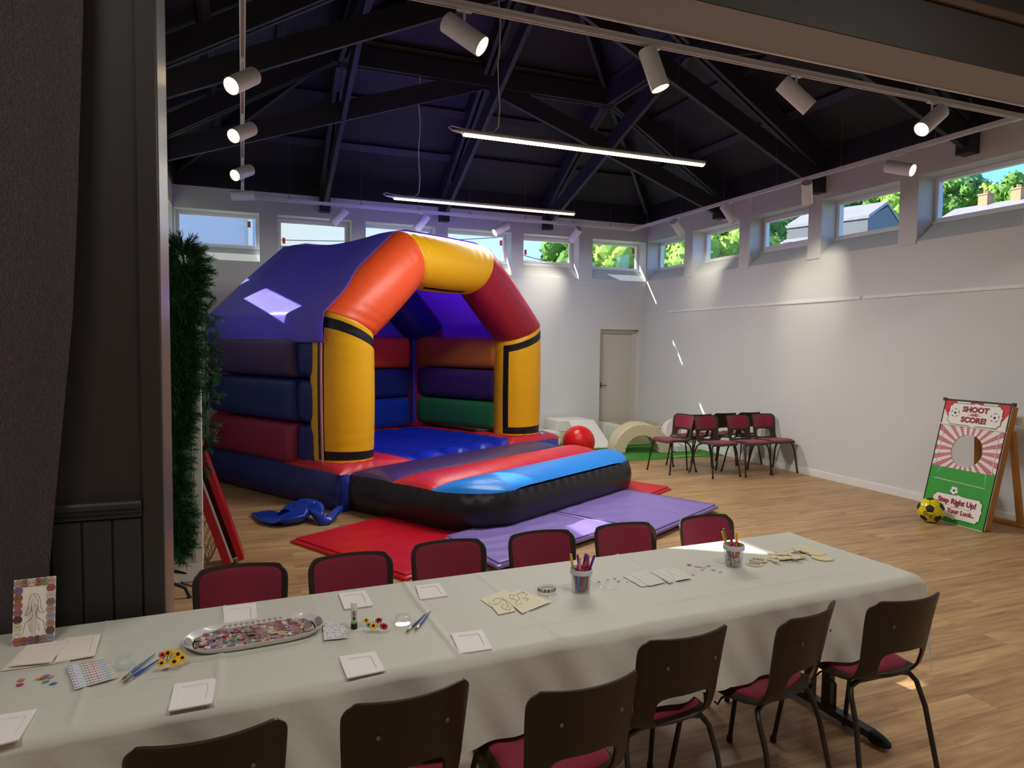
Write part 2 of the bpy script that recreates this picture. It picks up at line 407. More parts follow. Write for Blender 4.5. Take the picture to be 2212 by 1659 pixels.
# dark panelling on the camera side
mb = MB(); mb.box(-11, XJ, YF-.008, YF+.003, 0, 4.1); mb.box(XJ, 2, YF-.008, YF+.003, SOF-.01, 4.1); struct('trim_%d' % k, mb, M_dark, loc=(-7.5, YF, 0)); k += 1
mb = MB(); mb.box(XJ-.062, XJ+.0, YF-.022, YF-.008, 0, SOF); struct('trim_%d' % k, mb, M_dark, bevel=.003); k += 1
# dado rail and matchboard wainscot
mb = MB(); prof = [(0, 1.045), (.018, 1.05), (.018, 1.065), (.028, 1.07), (.028, 1.08), (.036, 1.085), (.036, 1.1), (.03, 1.108), (0, 1.108)]
mb.prism([(YF-.008-a, z) for a, z in prof], -11, XJ-.064, axis=0); struct('trim_%d' % k, mb, M_dark2, bevel=.001); k += 1
mb = MB(); x = XJ-.064
while x > -8.4:
    mb.box(x-.088, x-.004, YF-.018, YF-.008, .1, 1.045); x -= .09
struct('trim_%d' % k, mb, M_dark2, bevel=.003); k += 1
# header: stepped dark mouldings
mb = MB(); mb.box(XJ-2, 2, YF-.03, YF-.008, 3.47, 3.52); mb.box(XJ-2, 2, YF-.06, YF-.008, 3.66, 3.72); struct('trim_%d' % k, mb, mat('brown_paint', '57402f', .5), bevel=.006); k += 1

# the room the photograph is taken from
mb = MB(); mb.box(-11, 2, -14, YF, 4.08, 4.2); struct('ceiling_front', mb, mat('ceiling_cream', 'cfc6b8', .7), loc=(-4, -11, 4.08))
mb = MB(); mb.box(-11.1, -11, -14, YF, 0, 4.1); struct('wall_camera_left', mb, M_wall)
mb = MB(); mb.box(2, 2.1, -14, YF, 0, 4.1); struct('wall_camera_right', mb, M_wall)
mb = MB(); mb.box(-11, 2, -14.1, -14, 0, 4.1); struct('wall_camera_rear', mb, M_wall)
for i, (x, y) in enumerate([(-8.2, -10.3), (-5.2, -10.3), (-2.6, -10.3)]):  # out-of-view fittings, added to carry the extra lamps of this room
    r = empty('added_ceiling_light', (x, y, 4.05), 'unseen white ceiling batten added to light the room in front of the opening', 'ceiling light', 'added lights above the near room')
    mb = MB(); mb.box(x-.6, x+.6, y-.17, y+.17, 4.05, 4.08); build('housing', mb, M_lamp, r)

# ------------------------------------------------------------------ roof: a black pyramid on purlins and scissor trusses
CX, CY = -3.9, -4.0; HX, HY = 3.9, 4.0; SL = .60
def roofz(x, y):
    return EZ+.30 + SL*min(HX-abs(x-CX), (HY-abs(y-CY))*HX/HY)
APEX = (CX, CY, EZ+.30+SL*HX)
crn = {'bl': (XL-1.05, YN-.3+.3-1.05), 'br': (1.05, YN-1.05), 'tr': (1.05, 1.05), 'tl': (XL-1.05, 1.05)}
def rz_(x, y): return roofz(x, y)
OH = .66
def slope(name, p0, p1):
    mb = MB(); a = Vector((*p0, rz_(*p0))); b = Vector((*p1, rz_(*p1))); c = Vector(APEX)
    up = Vector((0, 0, .12))
    mb.add([a, b, c, a+up, b+up, c+up], [(0, 1, 2), (3, 5, 4), (0, 3, 4, 1), (1, 4, 5, 2), (2, 5, 3, 0)])
    struct(name, mb, M_black, loc=(0, 0, 0))
C_ = [(XL-OH, YN-.05-OH*1.0), (OH, YN-.05-OH*1.0), (OH, OH), (XL-OH, OH)]
C_ = [(CX-(HX+OH), CY-(HY+OH*HY/HX)), (CX+(HX+OH), CY-(HY+OH*HY/HX)), (CX+(HX+OH), CY+(HY+OH*HY/HX)), (CX-(HX+OH), CY+(HY+OH*HY/HX))]
slope('ceiling_rear', C_[3], C_[2]); slope('ceiling_right', C_[1], C_[2]); slope('ceiling_left', C_[0], C_[3]); slope('ceiling_near', C_[0], C_[1])
# boxed eaves outside the windows
mb = MB(); z = rz_(*C_[2]); 
EVZ = 3.76
mb.box(XL-OH-.0, OH, .36, OH, EVZ, EVZ+.04); mb.box(.36, OH, YN-.5, .36, EVZ, EVZ+.04); mb.box(XL-OH, XL-.36, YN-.5, .36, EVZ, EVZ+.04)
mb.box(XL-OH, OH, OH-.02, OH+.02, EVZ, EVZ+.12); mb.box(OH-.02, OH+.02, YN-.5, OH, EVZ, EVZ+.12); mb.box(XL-OH-.02, XL-OH+.02, YN-.5, OH, EVZ, EVZ+.12)
struct('trim_%d' % k, mb, M_white, loc=(0, 0, EVZ)); k += 1
# black wall plate above the white walls
mb = MB(); mb.box(XL, 0, -.03, -.002, EZ, EZ+.36); mb.box(-.03, -.002, YN, -.03, EZ, EZ+.36); mb.box(XL+.002, XL+.03, YN, -.03, EZ, EZ+.36)
struct('trim_%d' % k, mb, M_black); k += 1

def zlow(u): return EZ-.0+SL*u          # underside of rafters at distance u from the wall
def beam_tag(o, lab, grp): return tag(o, lab, 'roof truss', grp)
def truss(axis, pos, flat, label, lower_apex, near=0.0):
    """axis 'x': spans in x at y=pos; axis 'y': spans in y at x=pos"""
    Wd = HX*2 if axis == 'x' else HY*2
    org = XL if axis == 'x' else YN-.05
    def P(u, off, z):
        return (XL+u, pos+off, z) if axis == 'x' else (pos+off, YN-.05+u, z)
    c = P(Wd/2, 0, 4.6)
    r = empty('roof_truss', c, label, 'roof truss', 'black trusses of the pyramid roof')
    kn = flat if flat else Wd/2
    zt = zlow(kn)
    G = .045; T_ = .05; D = .24
    up = P(0, 0, 1); sidev = (0, 1, 0) if axis == 'x' else (1, 0, 0)
    def plank(mbx, u0, z0, u1, z1, off, th, dp):
        a = Vector(P(u0, off, z0)); b = Vector(P(u1, off, z1)); s_ = Vector(sidev)*th/2
        # underside along a-b, depth dp measured upwards
        vs = [a-s_, a+s_, a+s_+Vector((0, 0, dp)), a-s_+Vector((0, 0, dp)), b-s_, b+s_, b+s_+Vector((0, 0, dp)), b-s_+Vector((0, 0, dp))]
        mbx.add(vs, [(0, 3, 2, 1), (4, 5, 6, 7), (0, 1, 5, 4), (1, 2, 6, 5), (2, 3, 7, 6), (3, 0, 4, 7)])
    for side in (0, 1):
        f = (lambda u: u) if side == 0 else (lambda u: Wd-u)
        mb = MB()
        for off in (-G, G):
            plank(mb, f(.02), zlow(.02), f(kn), zt, off, T_, D)
        plank(mb, f(.15), zlow(.15)+.02, f(.5), zlow(.5)+.02, 0, .04, D-.06)
        plank(mb, f(kn-.3), zlow(kn-.3)+.01, f(kn), zt+.01, 0, .04, D-.06)
        build('top_chord', mb, M_beam, r)
        mb = MB(); s0 = .0
        z0 = EZ-.22
        plank(mb, f(.02), z0, f(Wd/2), lower_apex, 0, .055, .24)
        build('lower_chord', mb, M_beam, r)
        # foot block against the wall
        mb = MB(); mb.box(*sorted((P(f(0.0), -.075, 0)[0], P(f(.14), .075, 0)[0])), *sorted((P(f(0.0), -.075, 0)[1], P(f(.14), .075, 0)[1])), EZ-.24, EZ+.12)
        build('foot', mb, M_beam, r)
    if flat:
        mb = MB()
        for off in (-G, G): plank(mb, kn, zt, Wd-kn, zt, off, T_, D)
        plank(mb, kn, zt+.01, kn+.35, zt+.01, 0, .04, D-.06); plank(mb, Wd-kn-.35, zt+.01, Wd-kn, zt+.01, 0, .04, D-.06)
        build('collar', mb, M_beam, r)
    return r
truss('x', -2.12, 1.97, 'black hipped truss across the roof nearest the rear windows', 5.02)
truss('x', -4.05, None, 'black full-height truss across the middle of the roof', 5.42)
truss('x', -6.0, 1.97, 'black hipped truss across the roof nearest the wide opening', 5.02)
truss('y', -2.03, 1.97, 'black truss running front to back on the right side of the roof', 5.02)
truss('y', -3.86, None, 'black truss running front to back down the centre of the roof', 5.42)
truss('y', -5.72, 1.97, 'black truss running front to back on the left side of the roof', 5.02)
# purlins, slope by slope
for nm, sg in (('rear', (0, 1)), ('right', (1, 0)), ('left', (-1, 0)), ('near', (0, -1))):
    for j, u in enumerate((.62, 1.32, 2.05, 2.85)):
        z = roofz(CX+sg[0]*(HX-u), CY+sg[1]*(HY-u*HY/HX)) if True else 0
        mb = MB(); hw = (HX-u); hh = (HY-u*HY/HX)
        if sg[0]: x = CX+sg[0]*(HX-u); p0 = (x, CY-hh, z-.045); p1 = (x, CY+hh, z-.045); up = Vector((-sg[0]*SL, 0, 1))
        else: y = CY+sg[1]*(HY-u*HY/HX); p0 = (CX-hw, y, z-.045); p1 = (CX+hw, y, z-.045); up = Vector((0, -sg[1]*SL, 1))
        mb.bar(p0, p1, .06, .10, up=up)
        struct('trim_%d' % k, mb, M_beam); k += 1
for cx_, cy_, nm in ((XL, -.0, 'rear left'), (0, 0, 'rear right'), (XL, YN, 'near left'), (0, YN, 'near right')):
    mb = MB(); a = Vector((cx_, cy_ if cy_ == 0 else YN-.05, EZ+.30-.1)); b = Vector(APEX)-Vector((0, 0, .1)); b = a.lerp(b, .985); a = a.lerp(b, .02); mb.bar(a, b, .05, .17)
    struct('trim_%d' % k, mb, M_beam); k += 1
# ------------------------------------------------------------------ lighting tracks
TZ = 3.6
TK = {'bl': on(523, 430, 2, TZ), 'br': on(1375, 495, 2, TZ), 'nr': on(2208, 253, 2, TZ)}
TY0 = (TK['bl'].y+TK['br'].y)/2; TX0 = TK['bl'].x+.005; TX1 = (TK['br'].x+TK['nr'].x)/2; TY1 = -6.98
def rope(mb, p0, p1, r=.0035): mb.tube([p0, p1], r, 5)
def track(p0, p1, label, drops):
    p0 = Vector(p0); p1 = Vector(p1); d = (p1-p0).normalized(); L_ = (p1-p0).length; s_ = Vector((d.y, -d.x, 0))
    r = empty('lighting_track', (p0+p1)/2+Vector((0, 0, 0)), label, 'lighting track', 'suspended white lighting tracks')
    mb = MB(); mb.bar(p0+Vector((0, 0, .02)), p1+Vector((0, 0, .02)), .036, .024)
    for q in (-1, 1): mb.bar(p0+s_*q*.0145+Vector((0, 0, -.0)), p1+s_*q*.0145, .007, .02)
    build('rail', mb, M_lamp, r)
    mb = MB(); mb.bar(p0+Vector((0, 0, .001)), p1+Vector((0, 0, .001)), .021, .012); build('contact_strip', mb, mat('track_inner', '8e8a84', .5), r)
    mb = MB(); mb.bar(p0-d*.018+Vector((0, 0, .01)), p0+d*.03+Vector((0, 0, .01)), .04, .046); build('corner_joiner', mb, M_lamp, r); mb = MB(); mb.bar(p1-d*.03+Vector((0, 0, .01)), p1+d*.018+Vector((0, 0, .01)), .04, .046); build('corner_joiner', mb, M_lamp, r)
    for t in drops:
        p = p0+d*L_*t; zt = roofz(p.x, p.y)-.1
        mb = MB(); mb.tube([p+Vector((0, 0, .03)), p+Vector((0, 0, .075))], .005, 6); mb.bar(p-d*.03+Vector((0, 0, .034)), p+d*.03+Vector((0, 0, .034)), .03, .006)
        rope(mb, p+Vector((0, 0, .07)), (p.x, p.y, zt), .0022); build('suspension_wire', mb, M_wire, r)
    return r
track((TX0, TY1, TZ), (TX1, TY1, TZ), 'white lighting track parallel to the opening, nearest the header', (.08, .25, .41, .56, .70, .80, .90))
track((TX0, TY0, TZ), (TX1, TY0, TZ), 'white lighting track running along the rear wall windows', (.1, .26, .4, .53, .68, .82, .93))
track((TX0, TY1+.03, TZ), (TX0, TY0-.03, TZ), 'white lighting track on the left, running away from the opening', (.18, .45, .75))
track((TX1, TY1+.03, TZ), (TX1, TY0-.03, TZ), 'white lighting track running along the right wall windows', (.12, .3, .46, .62, .78, .93))

def spot(base, tip_px, toward, label, lit, power=None, group='white cylinder spotlights on the tracks', Ln=.27, Rr=.06, drop=.15, warm=1):
    """base: point on the track; tip_px: where the photograph shows the open end; toward: which of the two solutions"""
    base = Vector(base); C0_ = base+Vector((0, 0, -drop))
    d = Vector(ray(*tip_px)).normalized(); o = Vector(CAM)
    oc = o-C0_; bq = oc.dot(d); cq = oc.length_squared-(Ln*.5)**2; disc = bq*bq-cq
    t = -bq+(-1 if toward else 1)*math.sqrt(max(disc, 0))
    tip = o+d*t; ax = (tip-C0_).normalized()
    r = empty('spotlight', base, label, 'spotlight', group)
    mb = MB(); mb.box(base.x-.045, base.x+.045, base.y-.016, base.y+.016, base.z-.022, base.z-.006) if abs(base.y-TY0) < .1 or abs(base.y-TY1) < .1 else mb.box(base.x-.016, base.x+.016, base.y-.045, base.y+.045, base.z-.022, base.z-.006)
    mb.tube([base+Vector((0, 0, -.02)), base+Vector((0, 0, -.075)), C0_-ax*.02+Vector((0, 0, .012))], .008, 8); build('bracket', mb, M_lamp, r, smooth=True)
    Q = ax.to_track_quat('Z', 'Y').to_matrix().to_4x4(); Q.translation = C0_
    h = Ln/2
    mb = MB(); mb.lathe([(.0, -h), (Rr-.004, -h), (Rr, -h+.004), (Rr, h-.002), (Rr-.003, h), (Rr-.005, h-.002), (Rr-.006, h-.03)], 32, mtx=Q, cap=False)
    build('housing', mb, M_lamp, r, smooth=True)
    mb = MB(); mb.lathe([(.0, h-.045), (Rr-.02, h-.042), (Rr-.007, h-.012)], 28, mtx=Q, cap=False)
    g = M_glow if lit else mat('lamp_off', 'b9b6ae', .5)
    build('reflector', mb, g, r, smooth=True)
    if power:
        l = bpy.data.lights.new('spot_lamp', 'SPOT'); l.energy = power; l.spot_size = math.radians(62); l.spot_blend = 1.0; l.color = (1, .92, .72); l.shadow_soft_size = .04
        lo = bpy.data.objects.new('spot_lamp', l); COL.objects.link(lo); lo.parent = r
        lo.location = C0_+ax*(h+.01)-base; lo.rotation_euler = ax.to_track_quat('-Z', 'Y').to_euler()
    return r
def tb(x, y, ax, v):
    p = on(x, y, 2, TZ) if (ax == 0 and v < -3) else on(x, y, ax, v); return (v, p.y, TZ) if ax == 0 else (p.x, v, TZ)
P_ = SPOT_W
spot(tb(1003, 40, 1, TY1), (1042, 101), 1, 'white spotlight on the near track, first from the left, glowing end pointing right', 1, P_*.7)
spot(tb(1413, 118, 1, TY1), (1427, 192), 1, 'white spotlight on the near track tilted steeply down, lit end below', 1, P_)
spot(tb(1720, 178, 1, TY1), (1752, 236), 0, 'white spotlight on the near track, pinkish, its unlit back turned to the view', 0, P_*.8)
spot(tb(2014, 224, 1, TY1), (1990, 280), 1, 'glaring spotlight at the right end of the near track, aimed at the view', 1, P_*.25)
spot(tb(536, 128, 0, TX0), (499, 186), 1, 'white spotlight on the left track, largest and nearest, glowing face down left', 1, P_*.5)
spot(tb(530, 248, 0, TX0), (504, 294), 1, 'white spotlight on the left track, second from the opening', 1, P_*.5)
spot(tb(527, 342, 0, TX0), (507, 379), 1, 'white spotlight on the left track, third from the opening', 1, P_*.4)
spot(tb(525, 396, 0, TX0), (497, 423), 0, 'pale spotlight on the left track beside its far corner, lit end hidden', 0, P_*.4)
spot(tb(733, 451, 1, TY0), (716, 485), 0, 'white spotlight on the rear track, first from the left, above the second window', 0, P_*.6)
spot(tb(911, 465, 1, TY0), (897, 499), 0, 'white spotlight on the rear track, second from the left', 0, P_*.6)
spot(tb(1083, 480, 1, TY0), (1068, 503), 1, 'white spotlight on the rear track showing a lit face at its left end', 1, P_*.6)
spot(tb(1243, 493, 1, TY0), (1234, 520), 0, 'white spotlight on the rear track nearest the room corner', 0, P_*1.3)
spot(tb(1464, 473, 0, TX1), (1472, 503), 0, 'small spotlight on the right track nearest the room corner', 0, P_*1.1)
spot(tb(1575, 441, 0, TX1), (1586, 479), 1, 'white spotlight on the right track, second from the room corner', 0, P_*1.2)
spot(tb(1744, 397, 0, TX1), (1744, 438), 0, 'white spotlight on the right track hanging straight down', 0, P_*1.3)
spot(tb(1944, 345, 0, TX1), (1972, 368), 1, 'white spotlight on the right track with a glowing end turned right', 1, P_*.8)

# ------------------------------------------------------------------ hanging LED battens
def led(x0, x1, y, z, label):
    r = empty('led_batten', ((x0+x1)/2, y, z), label, 'hanging light', 'hanging LED battens')
    mb = MB(); prof = [(-.035, .0), (-.035, .018), (-.02, .035), (.02, .035), (.035, .018), (.035, 0)]
    mb.prism([(y+a, z+b) for a, b in prof], x0, x1, axis=0); build('housing', mb, M_lamp, r)
    mb = MB()
    def f(u, v):
        a = math.pi*v; return (lerp(x0+.01, x1-.01, u), y-.033*math.cos(a), z-.02*math.sin(a)-.0+.002*math.sin(u*2*math.pi*70))
    mb.grid(f, 240, 8); build('diffuser', mb, M_led, r, smooth=True)
    mb = MB(); mb.tube([(x0-.002, y, z+.016), (x0-.06, y, z+.018), (x0-.1, y, z+.02)], [.016, .013, .008], 10); build('plug', mb, M_lamp, r, smooth=True)
    xc = x0+.33; pts = [(x0-.1, y, z+.02), (x0-.13, y, z+.04), (x0-.1, y, z+.055), (x0-.02, y, z+.045), (x0+.15, y, z+.038), (xc-.05, y, z+.045), (xc, y, z+.1)]
    zt = 5.05; 
    for q in range(1, 9): pts.append((xc+.012*math.sin(q*1.7), y, z+.1+(zt-z-.1)*q/8))
    mb = MB(); mb.tube(pts, .005, 6); build('cable', mb, M_lamp, r, smooth=True)
    for xx in (x0+.32, x1-.33):
        mb = MB(); mb.tube([(xx, y, z+.034), (xx, y, z+.06)], .006, 6); rope(mb, (xx, y, z+.05), (xx, y, min(zt, roofz(xx, y)-.1)), .002); build('suspension_wire', mb, M_wire, r)
    a = area('batten_lamp', (0, 0, -.03), x1-x0-.05, .05, BAR_W, (1, .98, .94)); a.parent = r
    return r
led(-5.10, -2.555, -2.14, 3.5, 'long glowing LED batten hanging under the hipped truss, farther from the opening')
led(-5.08, -2.535, -5.02, 3.5, 'long glowing LED batten hanging nearer the opening, the higher one in view')

# wall cables by the windows
mb = MB(); p = on(1623, 432, 0, -.01); mb.box(-.03, -.001, p.y-.03, p.y+.03, p.z-.03, p.z+.02); mb.tube([(-.012, p.y, p.z-.03), (-.012, p.y, 3.0), (-.004, p.y-.0, 2.92), (.05, p.y+.06, 2.93)], .005, 6)
build('sensor_cable', mb, M_white, label='thin white cable and small box dropping from the eaves beside the third right-hand window', cat='cable')
mb = MB(); p = on(597, 415, 1, -.01); mb.tube([(p.x, -.01, 3.72), (p.x, -.01, 3.58), (p.x+.005, -.008, 3.5), (p.x+.004, -.008, 3.1)], .005, 6)
build('wall_cable', mb, M_white, label='thin white cable running down beside the second rear window', cat='cable')

# ------------------------------------------------------------------ bouncy castle (local frame: a to its right, b into it, z up)
CA = math.radians(30); C0 = Vector((-6.02, -4.12, 0))
castle = empty('bouncy_castle', C0, 'large inflatable bouncy castle, violet roof and rainbow front arch, standing in the hall', 'bouncy castle', rz=CA)
CM = Matrix.Translation(C0) @ Matrix.Rotation(CA, 4, 'Z')
def cl(a, b, z=0): return CM @ Vector((a, b, z))
def cb(name, mb, m, parent=castle, smooth=True, autos=60, **k): return build(name, mb, m, parent, smooth=smooth, autos=autos, local=True, **k)
def cpix(x, y, ax, v):
    """pixel to the castle's local plane a=v (ax 0) or b=v (ax 1)"""
    I = CM.inverted(); o = I @ Vector(CAM); q = I @ (Vector(CAM)+Vector(ray(x, y))); d = q-o
    t = (v-o[ax])/d[ax]; return o+d*t
BWD, BDP, BH = 3.70, 2.56, .385
# base: four bulging sides pinched at the corners
for nm, p0, p1, mt in (('base_side', (0, 0), (0, BDP), V_navy), ('base_side', (BWD, 0), (0, 0), V_blue), ('base_side', (BWD, BDP), (BWD, 0), V_navy), ('base_side', (0, BDP), (BWD, BDP), V_navy)):
    p0 = Vector(p0); p1 = Vector(p1); d = (p1-p0); Lg = d.length; d = d/Lg; n_ = Vector((-d.y, d.x))
    def f(u, v, p0=p0, d=d, n_=n_, Lg=Lg):
        e = min(u, 1-u)*Lg; pin = sm(0, .28, e)**.7 if e < .28 else 1
        if e < .28: pin = math.sqrt(max(0, 1-(1-e/.28)**2))
        o = .10*math.sin(math.pi*v)**.8*pin
        w_ = .012*math.sin(u*Lg*26+v*5)*(1-pin)*math.sin(math.pi*v)
        dz = 0.035*(pin-1)*(1 if v > .5 else -1)*0
        q = p0+d*u*Lg+n_*(o+w_)
        return (q.x, q.y, .012+BH*v-.03*(1-pin)*(v-.5)*0)
    mb = MB(); mb.grid(f, 120, 18)
    cb(nm, mb, mt)
mb = MB(); mb.box(0, BWD, 0, BDP, .01, .03); cb('base_bottom', mb, V_black)
# red top rim round the bed
def padgrid(a0, a1, b0, b1, z0, puff, nu=40, nv=40):
    def f(u, v):
        s = (4*u*(1-u))**.45*(4*v*(1-v))**.45
        return (lerp(a0, a1, u), lerp(b0, b1, v), z0+puff*s)
    return f
for a0, a1, b0, b1 in ((BWD-.78, BWD, .7, BDP), (.6, BWD-.7, 2.1, BDP)):
    mb = MB(); mb.grid(padgrid(a0, a1, b0, b1, BH-.0, .06), 30, 60); cb('base_rim', mb, V_red)
# red skirts under the front columns
COLS = {'L': (.345, .40), 'R': (3.28, .42)}
RC = .315
for k_, (ca, cb_) in COLS.items():
    a0, a1 = (-.02, .98) if k_ == 'L' else (2.62, BWD+.02); b0, b1 = -.02, .98
    def f(u, v, ca=ca, cb_=cb_, a0=a0, a1=a1, b0=b0, b1=b1):
        th = 2*math.pi*u; c, s = math.cos(th), math.sin(th)
        # outer square
        tx = ((a1-ca) if c > 0 else (ca-a0))/max(abs(c), 1e-6); ty = ((b1-cb_) if s > 0 else (cb_-b0))/max(abs(s), 1e-6)
        ro = min(tx, ty); r = lerp(ro, RC*.97, v)
        z = BH-.01+.075*math.sin(v*math.pi/2)**.7+.022*math.sin(math.pi*v)+.006*math.sin(th*17)*math.sin(math.pi*v)
        return (ca+c*r, cb_+s*r, z)
    mb = MB(); mb.grid(f, 96, 14, closeu=True); cb('column_skirt', mb, V_red)
# bed of blue tubes running front to back
nt_ = 5; A0, A1 = .72, 2.95
for i in range(nt_):
    a0 = lerp(A0, A1, i/nt_); a1 = lerp(A0, A1, (i+1)/nt_)
    def f(u, v, a0=a0, a1=a1):
        h = .09*math.sin(math.pi*u)**.6
        e = min(v*2.5, (1-v)*2.5); k_ = math.sqrt(max(0, 1-(1-min(1, e/.28))**2))
        return (lerp(a0, a1, u), lerp(-.03, 2.2, v), BH-.13+.11*k_+h*k_+.004*math.sin(v*60+u*9))
    mb = MB(); mb.grid(f, 22, 90); cb('bed_tube', mb, V_bed)
# front step with three stripes
SA0, SA1, SB0, SB1, SH = .10, 2.98, -1.70, .0, .365
def step_outline(t, grow=0.0, n_=1):
    pass
def sq_pt(s):
    """outline of the step, s in 0..1 from rear-left round the front to rear-right"""
    r = .5; L1 = (SB1-SB0)-r; L2 = (SA1-SA0)-2*r; q = math.pi/2*r; T_ = 2*L1+L2+2*q; x = s*T_
    if x < L1: return Vector((SA0, SB1-x)), Vector((-1, 0))
    x -= L1
    if x < q: th = x/r; return Vector((SA0+r-r*math.cos(th), SB0+r-r*math.sin(th))), Vector((-math.cos(th), -math.sin(th)))
    x -= q
    if x < L2: return Vector((SA0+r+x, SB0)), Vector((0, -1))
    x -= L2
    if x < q: th = x/r; return Vector((SA1-r+r*math.sin(th), SB0+r-r*math.cos(th))), Vector((math.sin(th), -math.cos(th)))
    x -= q
    return Vector((SA1, SB0+r+x)), Vector((1, 0))
def f(u, v):
    p, n_ = sq_pt(u); o = .05*math.sin(math.pi*v)**.8; w_ = .006*math.sin(u*260)*sm(.75, 1, v)
    q = p+n_*(o+w_); return (q.x, q.y, .035+(SH-.03)*v)
mb = MB(); mb.grid(f, 220, 16)
mb.add([(SA0, 0, .035), (SA1, 0, .035), (SA1, 0, SH), (SA0, 0, SH)], [(0, 1, 2, 3)])
step = cb('front_step', mb, V_black)
def xrange_at(b):
    r = .5
    if b > SB0+r: return SA0, SA1
    dd = r-math.sqrt(max(0, r*r-(SB0+r-b)**2)); return SA0+dd, SA1-dd
for (b0, b1, mt, pf) in ((-.62, .0, V_dpurple, .075), (-1.14, -.62, V_red, .09), (SB0, -1.14, V_sky, .10)):
    def f(u, v, b0=b0, b1=b1, pf=pf):
        b = lerp(b0, b1, v); x0, x1 = xrange_at(b)
        e = min(u, 1-u)*(x1-x0); k_ = math.sqrt(max(0, 1-(1-min(1, e/.26))**2))
        return (lerp(x0, x1, u), b, SH+.004+pf*(math.sin(math.pi*(v*.96+.02))**.6)*k_+.003*math.sin(u*180+v*4)*(1-k_*.7))
    mb = MB(); mb.grid(f, 130, 20); cb('stripe', mb, mt, parent=step)
# arches
def ang(th): return (math.cos(th), math.sin(th))
def arch(bc, R_c, cols, black, rear=False):
    pts = [Vector((.345, .43)), Vector((.345, 1.845)), Vector((1.20, 2.60)), Vector((2.38, 2.60)), Vector((3.28, 1.85)), Vector((3.28, .43))]
    names = ['column', 'arch_slope', 'arch_top', 'arch_slope', 'column']
    # ring planes
    T = []
    for i in range(6):
        if i == 0: T.append((pts[1]-pts[0]).normalized())
        elif i == 5: T.append((pts[5]-pts[4]).normalized())
        else: T.append(((pts[i]-pts[i-1]).normalized()+(pts[i+1]-pts[i]).normalized()).normalized())
    for i in range(5):
        p, q = pts[i], pts[i+1]; d = (q-p).normalized(); n_ = Vector((-d.y, d.x)); Lg = (q-p).length   # n_ : left of travel = outward side
        def f(u, v, p=p, q=q, d=d, n_=n_, Lg=Lg, i=i):
            # angle 0 = towards -b (front), increasing towards outward normal
            th = 2*math.pi*u; cf, so_ = math.cos(th), math.sin(th)
            bul = 1+.035*math.sin(math.pi*v)**.7-.02*(1-math.sin(math.pi*v)**.3)
            if i in (0, 4): bul *= 1.0
            r = R_c*bul; off = so_*r
            # mitre: shift along d so ends lie on bisector planes
            def sh(k_): 
                t = T[k_]; den = d.dot(t); return -(n_.dot(t))*off/den
            s = lerp(sh(i), Lg+sh(i+1), v)
            wr = .003*math.sin(v*Lg*55+u*12)*(1-math.sin(math.pi*v)**.5)
            c2 = p+d*s+n_*(off+wr*so_)
            return (c2.x, bc-cf*(r+wr), c2.y)
        mfn = None; ms = [cols[i]]
        if black and i in (0, 4):
            ms = [cols[i], V_black]
            def mfn(u, v, i=i):
                th = (u*360+180) % 360-180     # -180..180, 0 = front; positive = outward side
                if i == 0: s_ = th
                else: s_ = -th
                # s_ positive = left side as seen from the front for both
                L0, L1, wd = 86, -86, 13
                vv = v if i == 0 else 1-v
                inb = L1-wd <= s_ <= L0+0 and .03 <= vv <= .955
                inn = L1 <= s_ <= L0-wd and .095 <= vv <= .885
                return 1 if (inb and not inn) else 0
        if black and i == 2:
            ms = [cols[i], V_black]
            def mfn(u, v):
                th = (u*360+180) % 360-180
                return 1 if (-74 < th < -67 and .08 < v < .8) else 0
        mb = MB(); mb.grid(f, 120, 100 if black else 40, closeu=True, mfn=mfn)
        if i in (0, 4):   # foot flange
            pass
        o = cb(names[i], mb, ms)
        if black and i == 0:
            mb = MB()
            mb.tube([(.345-RC-.012, bc+.0-.10+.02*math.sin(k2/9), .44+1.36*k2/20) for k2 in range(21)], .014, 6); cb('seam_strip', mb, V_strap, parent=o)
arch(.41, RC, [V_yellow, V_orange, V_yellow, V_dred, V_yellow], True)
arch(2.27, RC*.97, [V_maroon, V_navy, V_navy, V_navy, V_maroon], False)
# walls of stacked rolls
def roll(nm, axis, fixed, th, s0, s1, z0, z1, mt, parent, bulge=.07, endr=.12):
    """a roll of the wall; axis 'b' runs along b at a=fixed..fixed+th"""
    def f(u, v):
        a = 2*math.pi*u; ca_, sa_ = math.cos(a), math.sin(a)
        e = .34
        x = math.copysign(abs(ca_)**e, ca_); z = math.copysign(abs(sa_)**e, sa_)
        Lg = s1-s0; ed = min(v, 1-v)*Lg; k_ = math.sqrt(max(0, 1-(1-min(1, ed/endr))**2)) if ed < endr else 1
        ax_ = (th/2)*(1+bulge*2*(1-abs(z)**3))*(.86+.14*k_); zz = (z1-z0)/2*(.97+.03*k_)
        wr = .0035*math.sin(v*Lg*23+u*9+math.sin(v*9)*2)*(sm(.0, .25, .5-abs(v-.5))<1)*(1-.8*sm(.0, .25, .5-abs(v-.5)))
        p = (fixed+th/2+x*(ax_+wr), lerp(s0, s1, v), (z0+z1)/2+z*zz)
        return p if axis == 'b' else (p[1], p[0], p[2])
    mb = MB(); mb.grid(f, 40, 60, closeu=True)
    n0 = 40
    mb.f.append(tuple(range(n0))); mb.mi.append(0); mb.f.append(tuple(range(60*n0, 61*n0))); mb.mi.append(0)
    return cb(nm, mb, mt, parent=parent)
ZS = [.37, .82, 1.285, 1.72]
for j, mt in enumerate((V_maroon, V_navy, V_dpurple)):
    roll('wall_roll', 'b', -.02, .46, .76, 2.47, ZS[j]+.004, ZS[j+1], mt, castle)
    roll('wall_end', 'b', .04, .38, .46, .80, ZS[j]+.004, ZS[j+1], V_navy, castle, bulge=.05)
